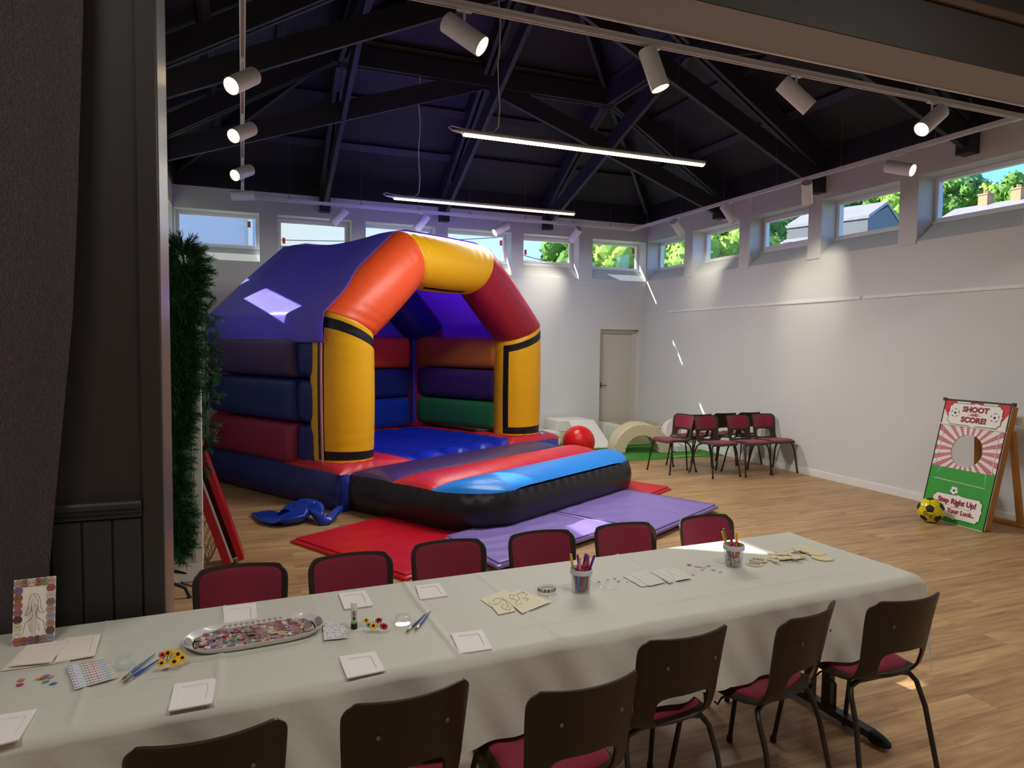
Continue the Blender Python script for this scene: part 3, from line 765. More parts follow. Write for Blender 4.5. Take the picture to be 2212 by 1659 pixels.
for j, mt in enumerate((V_green, V_dpurple, V_tan)):
    roll('wall_roll', 'b', 3.02, .46, .55, 2.14, (.47, .88, 1.32)[j]+.004, (.88, 1.32, 1.77)[j], mt, castle, bulge=.05)
for j, mt in enumerate((V_blue, V_navy, V_orange)):
    roll('wall_roll', 'a', 2.17, .34, .5, 2.93, (.42, .87, 1.3)[j]+.004, (.87, 1.3, 1.76)[j], mt, castle)
# blue upright strip between the rear column and the right-hand wall
mb = MB(); mb.tube([(3.0, 2.17, .5), (3.0, 2.17, 1.75)], .035, 8); cb('corner_strip', mb, V_blue)
# roof cover
def roof_fn(side):
    prof = [(-.005, 1.66), (-.02, 1.8), (.0, 1.96), (.52, 2.45), (1.04, 2.90), (1.20, 2.945), (1.8, 2.95), (2.4, 2.945), (2.56, 2.89), (3.1, 2.42), (3.64, 1.97), (3.67, 1.8), (3.655, 1.64)]
    cum = [0]
    for p, q in zip(prof, prof[1:]): cum.append(cum[-1]+math.dist(p, q))
    Lt = cum[-1]
    def pt(u):
        x = u*Lt
        for i in range(len(prof)-1):
            if x <= cum[i+1] or i == len(prof)-2:
                t = (x-cum[i])/(cum[i+1]-cum[i]); return lerp(prof[i][0], prof[i+1][0], t), lerp(prof[i][1], prof[i+1][1], t)
    def f(u, v):
        a, z = pt(u)
        b = lerp(.40, 2.54, v)
        mid = math.sin(math.pi*min(1, max(0, (v-.12)/.76)))
        slopef = sm(.16, .22, u)*(1-sm(.80, .86, u))
        sag = -.085*mid*sm(.30, .42, u)*(1-sm(.60, .72, u))
        inw = -.05*mid*math.sin(math.pi*min(1, max(0, (u-.14)/.26)))-.05*mid*math.sin(math.pi*min(1, max(0, (u-.62)/.26)))
        # radiating creases towards the front corners
        cr = .010*math.sin(v*34+u*15)*math.exp(-((u-.17)/.07)**2)*sm(0.05, .4, v)+.012*math.sin(u*170)*math.exp(-v/.10)*sm(.05, .12, u)*(1-sm(.25, .35, u))
        b -= .10*sm(.2, .1, u)*0
        if u < .22: b = lerp(lerp(.26, .40, sm(.12, .22, u)), 2.54, v)
        return (a+cr-inw*.4, b, z+sag+inw*.8+cr)
    return f
mb = MB(); mb.grid(roof_fn(0), 170, 110); rf = cb('roof_cover', mb, V_roof, autos=80)
sd_ = rf.modifiers.new('thick', 'SOLIDIFY'); sd_.thickness = .006
mb = MB(); mb.prism([(.35, 1.72), (.35, 1.9), (1.2, 2.62), (2.4, 2.62), (3.28, 1.9), (3.28, 1.72)], 2.16, 2.17, axis=1); mb.v = [(v[0], v[1]+.11, v[2]) for v in mb.v]; cb('rear_gable', mb, V_roof, smooth=False)
# maker's badge on the right skirt
p = cpix(1162, 945, 1, .1); I = CM.inverted()
mb = MB(); nrm = (I.to_3x3() @ Vector((-.35, -.8, .45))).normalized(); Q = nrm.to_track_quat('Z', 'Y').to_matrix().to_4x4()
cpx = Vector((3.42, .07, .455)); Q.translation = cpx
mb.lathe([(0, .0), (.045, 0), (.045, .006), (0, .006)], 24, mtx=Q); bd = cb('badge', mb, mat('badge_blue', '2346a8', .4), smooth=False, label='small round blue badge with white lettering')
def text_mesh(s, size, font_bold=False, extrude=0, shear=0, spacing=1, offset=0):
    c = bpy.data.curves.new('t', 'FONT'); c.body = s; c.size = size; c.align_x = 'CENTER'; c.align_y = 'CENTER'; c.extrude = extrude; c.shear = shear; c.space_character = spacing; c.offset = offset; c.resolution_u = 3
    o = bpy.data.objects.new('t', c); COL.objects.link(o); dg = bpy.context.evaluated_depsgraph_get(); dg.update()
    me = bpy.data.meshes.new_from_object(o.evaluated_get(dg)); vs = [v.co.copy() for v in me.vertices]; fs = [tuple(p_.vertices) for p_ in me.polygons]
    bpy.data.objects.remove(o); bpy.data.curves.remove(c); bpy.data.meshes.remove(me); return vs, fs
for s_, dy in (('BC', .009), ('JF', -.013)):
    vs, fs = text_mesh(s_, .028, offset=.0006); Q2 = Q.copy(); mb = MB(); mb.add([Q2 @ (v+Vector((0, dy, .0075))) for v in vs], fs); cb('lettering', mb, mat('white_ink', 'f4f4f4', .6), parent=bd, smooth=False)
# tied-off blower sleeve on the floor, left of the front corner
mb = MB()
path = [on(735, 1098, 2, .10), on(703, 1128, 2, .03), on(690, 1118, 2, .06), on(682, 1095, 2, .13), on(655, 1094, 2, .12), on(625, 1118, 2, .06), on(596, 1122, 2, .04), on(566, 1106, 2, .02)]
path = [cm for cm in path]
wd = [.03, .05, .04, .09, .13, .15, .13, .11]; hh = [.03, .03, .05, .05, .06, .06, .03, .006]
def sleeve(u, v):
    x = v*(len(path)-1); i = min(int(x), len(path)-2); t = x-i
    p = path[i].lerp(path[i+1], t); d = (path[i+1]-path[i]).normalized(); s_ = Vector((-d.y, d.x, 0)).normalized()
    a = 2*math.pi*u; w_ = lerp(wd[i], wd[i+1], t); h_ = lerp(hh[i], hh[i+1], t)
    q = p+s_*w_*math.cos(a)+Vector((0, 0, h_*math.sin(a)*(1+.3*math.sin(v*14))+.012*math.sin(3*a+v*20)*(h_/.06))); q.z = max(q.z, .004); return CM.inverted() @ q
mb.grid(sleeve, 28, 60, closeu=True); cb('air_sleeve', mb, V_blue, label='limp blue air sleeve lying on the floor')

# ------------------------------------------------------------------ crash mats
def crash_mat(pts, m, label, z=.0, th=.038):
    P3 = [Vector((p[0], p[1], 0)) for p in pts]
    a, b, c, d = P3
    def f(u, v):
        q = a.lerp(b, u).lerp(d.lerp(c, u), v)
        e = min(u, 1-u, v, 1-v)*2
        k_ = min(1, e/.05)
        zz = th*(.55+.45*math.sqrt(k_))+.004*math.sin(u*23+v*11)*math.sin(v*17-u*6)*min(1, e*4)
        return (q.x, q.y, z+zz)
    mb = MB(); N1, N2 = 60, 44; mb.grid(f, N1, N2)
    per = [(u/N1, 0) for u in range(N1)]+[(1, v/N2) for v in range(N2)]+[(1-u/N1, 1) for u in range(N1)]+[(0, 1-v/N2) for v in range(N2)]
    top = [Vector(f(*p)) for p in per]; bot = [Vector((p.x, p.y, z)) for p in top]; n_ = len(per)
    mb.add(top+bot, [(i, (i+1) % n_, n_+(i+1) % n_, n_+i) for i in range(n_)]+[tuple(range(n_, 2*n_))[::-1]])
    cen = (a+b+c+d)/4
    o = build('crash_mat', mb, m, smooth=True, autos=50, loc=(cen.x, cen.y, z), merge=.0005, label=label, cat='crash mat', group='crash mats round the castle')
    mb = MB(); ins = [cen+(q-cen)*.965 for q in (a, b, c, d)]
    for q0, q1 in zip(ins, ins[1:]+ins[:1]): mb.tube([Vector((q0.x, q0.y, z+th+.001)), Vector((q1.x, q1.y, z+th+.001))], .0035, 5)
    build('stitched_hem', mb, m, o, smooth=True)
    return o
M_mred = vinyl('mat_red', 'cb1226', .36, .6, 3); M_mlil = vinyl('mat_lilac', '8a76bd', .3, .6, 3)
def cq(a, b): q = cl(a, b); return (q.x, q.y)
crash_mat([cq(-.93, -1.93), cq(.78, -1.98), cq(.80, -.50), cq(-.90, -.52)], M_mred, 'glossy red crash mat at the left front corner of the castle')
crash_mat([cq(1.9, -2.0), cq(3.17, -1.97), cq(3.22, -.45), cq(1.9, -.45)], M_mred, 'red crash mat showing at the right end of the step')
crash_mat([cq(-.40, -2.33), cq(1.14, -2.45), cq(1.15, -1.60), cq(-.12, -1.52)], M_mlil, 'lilac crash mat in front of the step, behind the middle chairs', z=.04)
crash_mat([cq(1.16, -2.78), cq(2.50, -2.80), cq(2.54, -1.68), cq(1.17, -1.62)], M_mlil, 'lilac crash mat at the right, catching the daylight', z=.04)
# ------------------------------------------------------------------ stacking chairs
M_shell = mat('brown_plastic', '31251f', .42, spec=.45, bump=.12, bscale=260, bdist=.0006)
M_leg = mat('black_steel', '2a2622', .35, spec=.5)
M_rub = mat('black_rubber', '17171a', .6)
def fabric(name, c1, c2, s_=260):
    m = mat(name, c1, .85, spec=.2, sheen=.25)
    n, L, b = nodes_of(m); tc = n.new('ShaderNodeTexCoord')
    wv = n.new('ShaderNodeTexWave'); wv.bands_direction = 'DIAGONAL'; wv.inputs['Scale'].default_value = s_; wv.inputs['Distortion'].default_value = .4
    L.new(tc.outputs['Object'], wv.inputs['Vector'])
    mx = n.new('ShaderNodeMix'); mx.data_type = 'RGBA'; mx.inputs[6].default_value = (*hexc(c1), 1); mx.inputs[7].default_value = (*hexc(c2), 1)
    L.new(wv.outputs['Fac'], mx.inputs[0]); L.new(mx.outputs[2], b.inputs['Base Color'])
    bp = n.new('ShaderNodeBump'); bp.inputs['Strength'].default_value = .3; bp.inputs['Distance'].default_value = .0008
    L.new(wv.outputs['Fac'], bp.inputs['Height']); L.new(bp.outputs[0], b.inputs['Normal']); return m
M_fab = fabric('maroon_cloth', '8e2440', '7a1c36', 90)
M_fab2 = fabric('rose_cloth', '8d2b42', '7d2238', 90)
# profile of the shell (y, z), chair faces +y
PRF = [(.225, .402), (.215, .418), (.18, .428), (.10, .428), (0, .42), (-.10, .417), (-.16, .425), (-.195, .455), (-.212, .50), (-.222, .55), (-.234, .61), (-.248, .68), (-.262, .74), (-.265, .752)]
_c = [0]
for p, q in zip(PRF, PRF[1:]): _c.append(_c[-1]+math.dist(p, q))
LT = _c[-1]
def prof_at(t):
    x = t*LT
    for i in range(len(PRF)-1):
        if x <= _c[i+1] or i == len(PRF)-2:
            k_ = (x-_c[i])/(_c[i+1]-_c[i])
            def cr(j):
                P0 = PRF[max(i-1, 0)][j]; P1 = PRF[i][j]; P2 = PRF[i+1][j]; P3 = PRF[min(i+2, len(PRF)-1)][j]
                return .5*((2*P1)+(-P0+P2)*k_+(2*P0-5*P1+4*P2-P3)*k_*k_+(-P0+3*P1-3*P2+P3)*k_**3)
            return cr(0), cr(1)
def t_of_z(z):
    lo, hi = .45, 1
    for _ in range(30):
        m_ = (lo+hi)/2
        if prof_at(m_)[1] < z: lo = m_
        else: hi = m_
    return lo
TB = t_of_z(.50)
def halfw(t):
    w_ = lerp(.205, .192, sm(.3, .55, t)); w_ = lerp(w_, .205, sm(.6, .95, t))
    d = t*LT; r = .06
    if d < r: w_ -= r-math.sqrt(max(0, r*r-(r-d)**2))
    d = (1-t)*LT; r = .058
    if d < r: w_ -= r-math.sqrt(max(0, r*r-(r-d)**2))
    return w_
def shell_pt(s, t, off=0):
    def raw(s, t):
        y, z = prof_at(t); w_ = halfw(t); x = s*w_
        bk = sm(.40, .62, t); x2 = (x/.2)
        y += .052*bk*x2*x2
        z += .012*(1-bk)*x2*x2*sm(0, .15, t)
        e = max(0, abs(x2)-.86)/.14
        y += .006*bk*e*e; z -= .018*(1-bk)*e*e
        return Vector((x, y, z))
    p = raw(s, t)
    if off:
        h = .004; a = raw(min(1, s+h), t)-raw(max(-1, s-h), t); b = raw(s, min(1, t+h))-raw(s, max(0, t-h))
        n_ = a.cross(b).normalized(); p = p-n_*off
    return p
def make_chair(fab, detail=True, label='', group=''):
    r = empty('stacking_chair', (0, 0, 0), label, 'chair', group)
    NS, NT = (44, 96) if detail else (30, 60)
    tcn, th_ = t_of_z(.492), .058/LT*1.0; sw = .63
    def inside(s, t): return (abs(s/sw)**4+abs((t-tcn)/(th_))**4) < 1
    ts = [(j/NT) for j in range(NT+1)]
    # denser near the ends
    ts = [0, .0015, .004, .008, .014, .021, .03, .04, .052, .064]+[t for t in ts if .07 < t < .925]+[.93, .937, .945, .953, .961, .968, .975, .981, .987, .992, .996, .9985, 1]
    nt2 = len(ts)-1; ss = [-1+2*i/NS for i in range(NS+1)]
    vid = {}; vs = []; fs = []
    keep = []
    for j in range(nt2):
        for i in range(NS):
            if not inside((ss[i]+ss[i+1])/2, (ts[j]+ts[j+1])/2): keep.append((i, j))
    ks = set(keep)
    for (i, j) in keep:
        q = []
        for (a, b) in ((i, j), (i+1, j), (i+1, j+1), (i, j+1)):
            if (a, b) not in vid:
                s, t = ss[a], ts[b]
                near = [(a-1, b-1), (a, b-1), (a-1, b), (a, b)]
                if any((c not in ks) and 0 <= c[0] < NS and 0 <= c[1] < nt2 for c in near):
                    rr = (abs(s/sw)**4+abs((t-tcn)/th_)**4)**.25
                    if rr > 1e-3: s, t = s/rr, tcn+(t-tcn)/rr
                vid[(a, b)] = len(vs); vs.append(shell_pt(s, t))
            q.append(vid[(a, b)])
        fs.append(tuple(q))
    mb = MB(); mb.add(vs, fs); o = build('shell', mb, M_shell, r, smooth=True, local=True, autos=70)
    so_ = o.modifiers.new('thick', 'SOLIDIFY'); so_.thickness = .009; so_.offset = -1
    if detail: bv = o.modifiers.new('bevel', 'BEVEL'); bv.width = .0025; bv.segments = 2; bv.limit_method = 'ANGLE'; bv.angle_limit = 1.0
    def pad(nm, s1, t0, t1, hgt):
        def f(u, v):
            a, b = 2*u-1, 2*v-1; x = a*math.sqrt(1-.10*abs(b)**7); y = b*math.sqrt(1-.10*abs(a)**7)
            k_ = (1-abs(a)**7)*(1-abs(b)**7)
            return shell_pt(x*s1, lerp(t0, t1, (y+1)/2), .002+hgt*k_**.5)
        m_ = MB(); N_ = 26 if detail else 16; m_.grid(f, N_, N_)
        return build(nm, m_, fab, r, smooth=True, local=True, autos=80)
    pad('seat_cushion', .96, .022, t_of_z(.43)-.06, .016)
    pad('back_cushion', .945, t_of_z(.562), t_of_z(.745), .012)
    for sx in (-1, 1):
        for fy in (1, -1):
            mb = MB()
            if fy > 0: pts = [(sx*.228, .235, .008), (sx*.205, .19, .30), (sx*.195, .17, .375), (sx*.175, .155, .398), (sx*.12, .15, .405), (0, .15, .405)]
            else: pts = [(sx*.228, -.225, .008), (sx*.205, -.165, .28), (sx*.195, -.13, .365), (sx*.175, -.11, .392), (sx*.12, -.10, .40), (0, -.10, .40)]
            q = []
            for a, b in zip(pts, pts[1:]):
                for k_ in range(3): q.append(Vector(a).lerp(Vector(b), k_/3))
            q.append(Vector(pts[-1]))
            mb.tube(q, .0105, 10 if detail else 6); lg = build('leg', mb, M_leg, r, smooth=True, local=True)
            mb = MB(); mb.lathe([(.0, 0), (.0135, .0), (.0135, .02), (.011, .026), (0, .026)], 10, c=(sx*.2285, fy*.231 if fy < 0 else .236, 0)); build('rubber_foot', mb, M_rub, lg, local=True)
    mb = MB(); mb.bar((-.06, .15, .402), (-.06, -.10, .398), .02, .012); mb.bar((.06, .15, .402), (.06, -.10, .398), .02, .012)
    mb.tube([(-.15, .03, .39), (-.19, .03, .385), (-.215, .03, .37), (-.235, .03, .385)], .004, 6); build('seat_bracket', mb, M_leg, r, local=True)
    if detail:
        for sx in (-.52, .52):
            p = shell_pt(sx, t_of_z(.66), -.0105); mb = MB(); mb.lathe([(0, -.002), (.0055, -.0015), (.006, 0), (0, .002)], 12, c=p, mtx=Matrix.Rotation(math.pi/2, 4, 'X')); build('screw', mb, M_wire, r, local=True)
    return r
def place(root, px, rz, label, facing, group):
    """px: pixel of the middle of the top edge of the backrest"""
    p = on(px[0], px[1], 2, .742)
    a = facing+rz; off = Vector((0, -.245, 0)); off.rotate(Matrix.Rotation(a, 3, 'Z'))
    root.location = (p.x-off.x, p.y-off.y, 0); root.rotation_euler = (0, 0, a); root.scale = (.87, .97, 1); tag(root, label, 'chair', group); return root
proto = make_chair(M_fab, True)
G1 = 'brown chairs along the near side of the table'
near = [((452, 1606), 4, 'brown plastic chair at the bottom left, only its curved back top showing'),
        ((898, 1512), 7, 'brown chair back cut by the bottom edge, second from the left on the near side'),
        ((1287, 1489), 4, 'brown chair with a maroon seat corner showing, third along the near side'),
        ((1503, 1380), 4, 'brown chair, fourth along the near side, maroon seat showing through its slot'),
        ((1775, 1328), 17, 'brown chair turned most to the left, second from the right end of the table'),
        ((1982, 1301), 0, 'brown chair at the right end of the near side, all four legs on open floor')]
for i, (px, dg, lb) in enumerate(near):
    o = proto if i == 0 else copy_tree(proto)
    place(o, px, math.radians(dg), lb, 0, G1)
protof = copy_tree(proto)
def swap(o, m):
    for c in o.children:
        if 'cushion' in c.name:
            c.data = c.data.copy(); c.data.materials[0] = m
swap(protof, M_fab2)
G2 = 'chairs along the far side of the table'
far = [((522, 1224), -2, 'maroon-padded chair on the far side, first from the left beside the red frame'),
       ((754, 1200), 2, 'maroon-padded chair on the far side, second from the left beside the red mat'),
       ((963, 1171), 0, 'maroon-padded chair on the far side, third from left, between red and lilac mats'),
       ((1161, 1151), 1, 'maroon-padded chair on the far side behind the pen tub, before the lilac mat'),
       ((1339, 1134), 0, 'pink sunlit chair on the far side, fifth from the left with a bright top edge'),
       ((1512, 1117), 2, 'pink chair on the far side, last one, behind the right pen tub')]
for i, (px, dg, lb) in enumerate(far):
    o = protof if i == 0 else copy_tree(protof)
    place(o, (px[0], px[1]), math.radians(dg), lb, math.pi, G2)
protob = copy_tree(protof)
G3 = 'chairs gathered by the right wall'
def place_f(root, x, y, rz, lb): root.scale = (.96, 1, 1); root.location = (x, y, 0); root.rotation_euler = (0, 0, math.radians(rz)); tag(root, lb, 'chair', G3)
back = [(-1.56, -3.19, 98, 'maroon chair turned to the left, leftmost of the group by the right wall'),
        (-1.17, -3.58, 182, 'front left chair of the group by the right wall, facing the opening'),
        (-.70, -3.64, 181, 'front middle chair of the group by the right wall, facing the opening'),
        (-.245, -3.60, 179, 'front right chair of the group, touching the right wall'),
        (-1.12, -2.98, 2, 'rear left chair of the group, its seat seen through the slot in front'),
        (-.66, -2.92, 0, 'rear middle chair of the group, its back facing the view between two front chairs'),
        (-.235, -2.92, -1, 'rear right chair of the group by the wall, its dark back behind the front one')]
for i, (x, y, rz, lb) in enumerate(back):
    o = protob if i == 0 else copy_tree(protob); place_f(o, x, y, rz, lb)

# ------------------------------------------------------------------ trestle tables and the long cloth
TT = .72
Ac = on(1984, 1243, 2, TT); An = on(0, 1603, 2, TT)
Td = (Vector((An.x, An.y, 0))-Vector((Ac.x, Ac.y, 0))).normalized()      # leftwards along the near edge
Tn = Vector((Td.y, -Td.x, 0)); 
if Tn.y < 0: Tn = -Tn
TW = .685
TO = Vector((Ac.x, Ac.y, 0))+Tn*.012
def tp(u, v, z=TT): q = TO+Td*u+Tn*v; return Vector((q.x, q.y, z))
TA = math.atan2(-Td.y, -Td.x)
TL = 3.62
for i in range(2):
    u0, u1 = .01+i*1.81, 1.81+i*1.81
    r = empty('folding_table', tp((u0+u1)/2, TW/2, 0), ('long folding table under the right half of the cloth, dark T-shaped foot showing', 'folding table under the left half of the cloth, by the dark panelling')[i], 'table', 'folding tables')
    mb = MB(); mb.prism([tuple(tp(a, b)[:2]) for a, b in ((u0, .01), (u1, .01), (u1, TW-.01), (u0, TW-.01))], .690, .712)
    build('tabletop', mb, mat('table_laminate', 'b9a88f', .5), r)
    for uu in (u0+.13, u1-.13):
        mb = MB()
        mb.bar(tp(uu, .06, .035), tp(uu, TW-.06, .035), .045, .03)
        mb.bar(tp(uu, TW/2-.05, .04), tp(uu, TW/2-.05, .69), .045, .03, up=Td); mb.bar(tp(uu, TW/2+.05, .04), tp(uu, TW/2+.05, .69), .045, .03, up=Td)
        mb.tube([tp(uu, TW/2-.09, .05), tp(uu, TW/2-.09, .16), tp(uu, TW/2-.04, .2)], .006, 6)
        lg = build('leg', mb, M_leg, r)
        for vv, s_ in ((.06, -1), (TW-.06, 1)):
            mb = MB()
            def ff(u, v, uu=uu, vv=vv, s_=s_):
                a = 2*math.pi*u; k_ = math.sqrt(max(0, 1-v*v)); p = tp(uu, vv+s_*v*.09, .03)
                return p+Td*math.cos(a)*.028*k_+Vector((0, 0, max(-.028, .028*math.sin(a)*k_-.004*v)))
            mb.grid(ff, 12, 8, closeu=True); build('end_cap', mb, M_rub, lg, smooth=True)
M_cloth = mat('paper_cloth', 'cbcabc', .55, spec=.25, bump=.35, bscale=55, bdist=.0025, detail=6)
mcn, mcl, mcb = nodes_of(M_cloth)
mcb.inputs['Transmission Weight'].default_value = 0
RU = random.Random(5)
def cn(x, y):
    return (math.sin(x*7.1+y*3.3)*math.sin(y*5.7-x*2.1)+.5*math.sin(x*17+y*9.7)*math.sin(y*13-x*4))
creU = [.33*k_+.02 for k_ in range(0, 12)]
def crease(d, s_=.006): return math.exp(-abs(d)/s_)
def cloth_z(u, v):
    z = TT+.0015+.0012*cn(u*1.6, v*1.6)
    for i, c in enumerate(creU): z += .008*crease(u-c-.02*v*(1 if i % 2 else -1)-.008*math.sin(v*4+i))*(.6+.4*math.sin(i*2.3+1))
    z += .006*crease(v-.36-.02*math.sin(u*1.3))*(.5+.5*math.sin(u*3))
    z += .005*crease(v-.12-.01*math.sin(u*2.1))
    return z
NU, drop = 420, .252
mb = MB()
# profile across: near hang (bottom -> edge), top, far hang
hangN, hangF = 26, 8
def cloth_pt(u, j):
    uu = -.0+u
    if j < hangN:      # near hang
        k_ = 1-j/hangN; dz = (drop-.006+.006*math.sin(uu*2.1))*k_
        fold = (.020*math.sin(uu*9+math.sin(uu*3)*2)+.010*math.sin(uu*23+1)+.006*math.sin(uu*41+dz*20))*k_**.7
        for c in creU: fold += .006*crease(uu-c, .01)*k_
        return tp(uu, -.014-.025*k_+fold-.012, TT-.012-dz)
    j -= hangN
    if j == 0: return tp(uu, -.014, TT-.006)
    if j == 1: return tp(uu, -.006, TT+.0)
    j -= 2
    if j <= 60:
        v = .004+(TW-.008)*j/60; p = tp(uu, v, cloth_z(uu, v)); return p
    j -= 61
    if j == 0: return tp(uu, TW+.006, TT-.0)
    if j == 1: return tp(uu, TW+.013, TT-.008)
    k_ = (j-1)/hangF; return tp(uu, TW+.015+.012*math.sin(uu*11)*k_+.012*k_, TT-.01-.2*k_)
NJ = hangN+2+61+2+hangF
u_list = [TL*(i/NU) for i in range(NU+1)]
vs = []
# right end hang first (u negative side): columns of negative index
endN = 14
def end_pt(k_, j):
    """drop at the right end; corner pieces droop into a point"""
    base = cloth_pt(.0, j); e = k_/endN
    if hangN+1 < j < hangN+2+61:
        v = (j-hangN-2)/60; dd = (.085+.02*math.sin(v*9)+.26*max(0, 1-v/.10)*0)*e
        p = tp(-.006-.022*min(1, e*3)-.006*math.sin(v*14)*e, v*(TW-.008)+.004, TT-.0-dd*1.0-.004*min(1, e*4)); return p
    d = Vector((base.x, base.y, base.z)); 
    if j <= hangN+1:
        kz = (TT-base.z)
        q = d-Td*(.028*min(1, e*3)+.05*e*min(1, kz/.1)*.6); q.z = min(q.z, TT-.08*e)-e*.16*min(1, kz/.26); return q
    q = d-Td*(.028*min(1, e*3)); q.z = min(q.z, TT-.085*e); return q
cols = [[end_pt(k_, j) for j in range(NJ)] for k_ in range(endN, 0, -1)]+[[cloth_pt(u, j) for j in range(NJ)] for u in u_list]
vs = [p for c in cols for p in c]; nc = len(cols)
mb.add(vs, [(i*NJ+j, (i+1)*NJ+j, (i+1)*NJ+j+1, i*NJ+j+1) for i in range(nc-1) for j in range(NJ-1)])
clo = build('tablecloth', mb, M_cloth, smooth=True, autos=80, loc=tp(TL/2, TW/2, .4), label='long off-white paper cloth with fold creases covering the craft tables', cat='tablecloth')

# ------------------------------------------------------------------ things on the table
TZt = TT+.0035
def ont(x, y, z=TZt): return on(x, y, 2, z)
M_card = mat('white_card', 'efe8e4', .7); M_cream = mat('cream_card', 'ece2d2', .7)
def rect_ring(mb, c, ex, ey, iw0, iw1, ih0, ih1, z0, z1, r=.008, sc4=None):
    pass
def quad_pts(px4, z): return [ont(x, y, z) for x, y in px4]
def card_frame(px4, ins, label, grp, z=TZt, m=M_card, win=(.17, .83, .17, .83), m2=None):
    """white card photo mount: outer card with a window; corners given as seen, in order round"""
    q = quad_pts(px4, z); th = .0012
    def P(s, t): return q[0].lerp(q[1], s).lerp(q[3].lerp(q[2], s), t)
    s0, s1, t0, t1 = win
    mb = MB(); cen = sum(q, Vector())/4
    # back sheet
    top = [p+Vector((0, 0, .0008)) for p in q]
    mb.add([p+Vector((0, 0, -.0004)) for p in q]+top, [(3, 2, 1, 0), (4, 5, 6, 7)]+[(i, (i+1) % 4, 4+(i+1) % 4, 4+i) for i in range(4)])
    o = build('photo_mount', mb, m2 or m, loc=(cen.x, cen.y, z-.0004), label=label, cat='card frame', group=grp)
    # window mount on top with rounded inner corners
    mb = MB(); n_ = 8; inner = []; outer = []
    rr = .06
    for (cs, ct, a0) in ((s0+rr, t0+rr, 180), (s1-rr, t0+rr, 270), (s1-rr, t1-rr, 0), (s0+rr, t1-rr, 90)):
        for k_ in range(n_+1):
            a = math.radians(a0+90*k_/n_); inner.append((cs+rr*math.cos(a), ct+rr*math.sin(a)))
    for (s, t) in inner:
        dx, dy = s-.5, t-.5; k_ = .5/max(abs(dx), abs(dy)); outer.append((.5+dx*k_, .5+dy*k_))
    m_ = len(inner); lo, hi = Vector((0, 0, .001)), Vector((0, 0, .001+.0022))
    I0 = [P(*a)+lo for a in inner]; I1 = [P(*a)+hi for a in inner]; O0 = [P(*a)+lo for a in outer]; O1 = [P(*a)+hi for a in outer]
    fs = []
    for i in range(m_):
        j = (i+1) % m_; fs += [(m_+i, m_+j, 3*m_+j, 3*m_+i), (i, j, m_+j, m_+i), (2*m_+i, 2*m_+j, 3*m_+j, 3*m_+i), (i, j, 2*m_+j, 2*m_+i)]
    mb.add(I0+I1+O0+O1, fs); build('mount', mb, m, o)
    return o
GF = 'white card photo frames laid along the table'
card_frame([(362, 1535), (443, 1530), (468, 1466), (390, 1480)], 0, 'white card frame at the near edge below the button tray', GF) if 0 else None
FR = [([(363, 1538), (458, 1521), (468, 1466), (377, 1480)], 'white card frame at the near edge, below the button tray'),
      ([(750, 1467), (832, 1450), (810, 1409), (732, 1420)], 'white card frame at the near edge, below the paint jar'),
      ([(993, 1413), (1063, 1403), (1042, 1362), (974, 1370)], 'white card frame at the near edge, in the middle of the table'),
      ([(485, 1353), (556, 1346), (553, 1304), (481, 1312)], 'white card frame at the far edge behind the left part of the tray'),
      ([(744, 1317), (806, 1309), (789, 1277), (731, 1283)], 'white card frame at the far edge behind the glue stick'),
      ([(907, 1296), (968, 1288), (948, 1261), (898, 1267)], 'white card frame at the far edge, first to the left of the bracelet'),
      ([(-60, 1625), (40, 1600), (80, 1534), (-15, 1549)], 'white card frame cut off by the left border of the picture')]
for q, lb in FR: card_frame(q, 0, lb, GF)
GP = 'cream cards stacked at the left end'
for i, (q, lb) in enumerate([([(2, 1450), (150, 1430), (200, 1382), (60, 1395)], 'lowest cream card of the stack below the button-edged picture'),
              ([(118, 1432), (205, 1417), (218, 1371), (140, 1380)], 'cream card with a window, right of the stack at the left end'),
              ([(20, 1440), (110, 1431), (150, 1383), (60, 1396)], 'cream window card on top of the stack at the left end')]):
    card_frame(q, 0, lb, GP, z=TZt+.0045*i, m=M_cream)

# picture with a button border, standing at the left end
BUT = ['a05a52', 'b5937c', '6e5a4a', 'a8685a', 'd0c4a4', '858a68', '8c7068', 'b07f7a', '95604c', '5e3a30', 'c2a294', 'd3c0b0', '9a9bb4', '7d6680', 'a4606c', 'ddd6ce']
BM = [mat('button_%s' % w_, c, .45) for w_, c in zip('abcdefghijklmnop', BUT)]
M_bdark = mat('button_hole', '3a2a22', .6)
def button_mesh(r_, mi_rim):
    mb = MB(); mb.lathe([(0, 0), (r_, 0), (r_, .0015), (r_*.92, .0026), (r_*.72, .0026), (r_*.66, .0018), (0, .0018)], 18)
    for sx in (-1, 1): mb.lathe([(0, .0018), (r_*.13, .0018), (r_*.13, .0021), (0, .0021)], 6, c=(sx*r_*.24, 0, 0), mi=1)
    return mb
pf0 = ont(26, 1397, TT+.003); pf1 = ont(118, 1384, TT+.003)
ex = (pf1-pf0); wfr = ex.length; ex.normalize(); hz = .195; lean = math.radians(14); ny = Vector((-ex.y, ex.x, 0)); ey = Vector((0, 0, 1))*math.cos(lean)+ny*math.sin(lean); en = ex.cross(ey)
pf0 = pf0
mb = MB()
def PF(s, t, o_=0): return pf0+ex*s+ey*t+en*o_
mb.add([PF(0, 0), PF(wfr, 0), PF(wfr, hz), PF(0, hz), PF(0, 0, -.005), PF(wfr, 0, -.005), PF(wfr, hz, -.005), PF(0, hz, -.005)], [(0, 1, 2, 3), (7, 6, 5, 4), (0, 4, 5, 1), (1, 5, 6, 2), (2, 6, 7, 3), (3, 7, 4, 0)])
pic = build('picture_frame', mb, M_cream, label='small standing picture with a border of glued wooden buttons, pencil drawing of a long-haired woman', cat='picture frame')
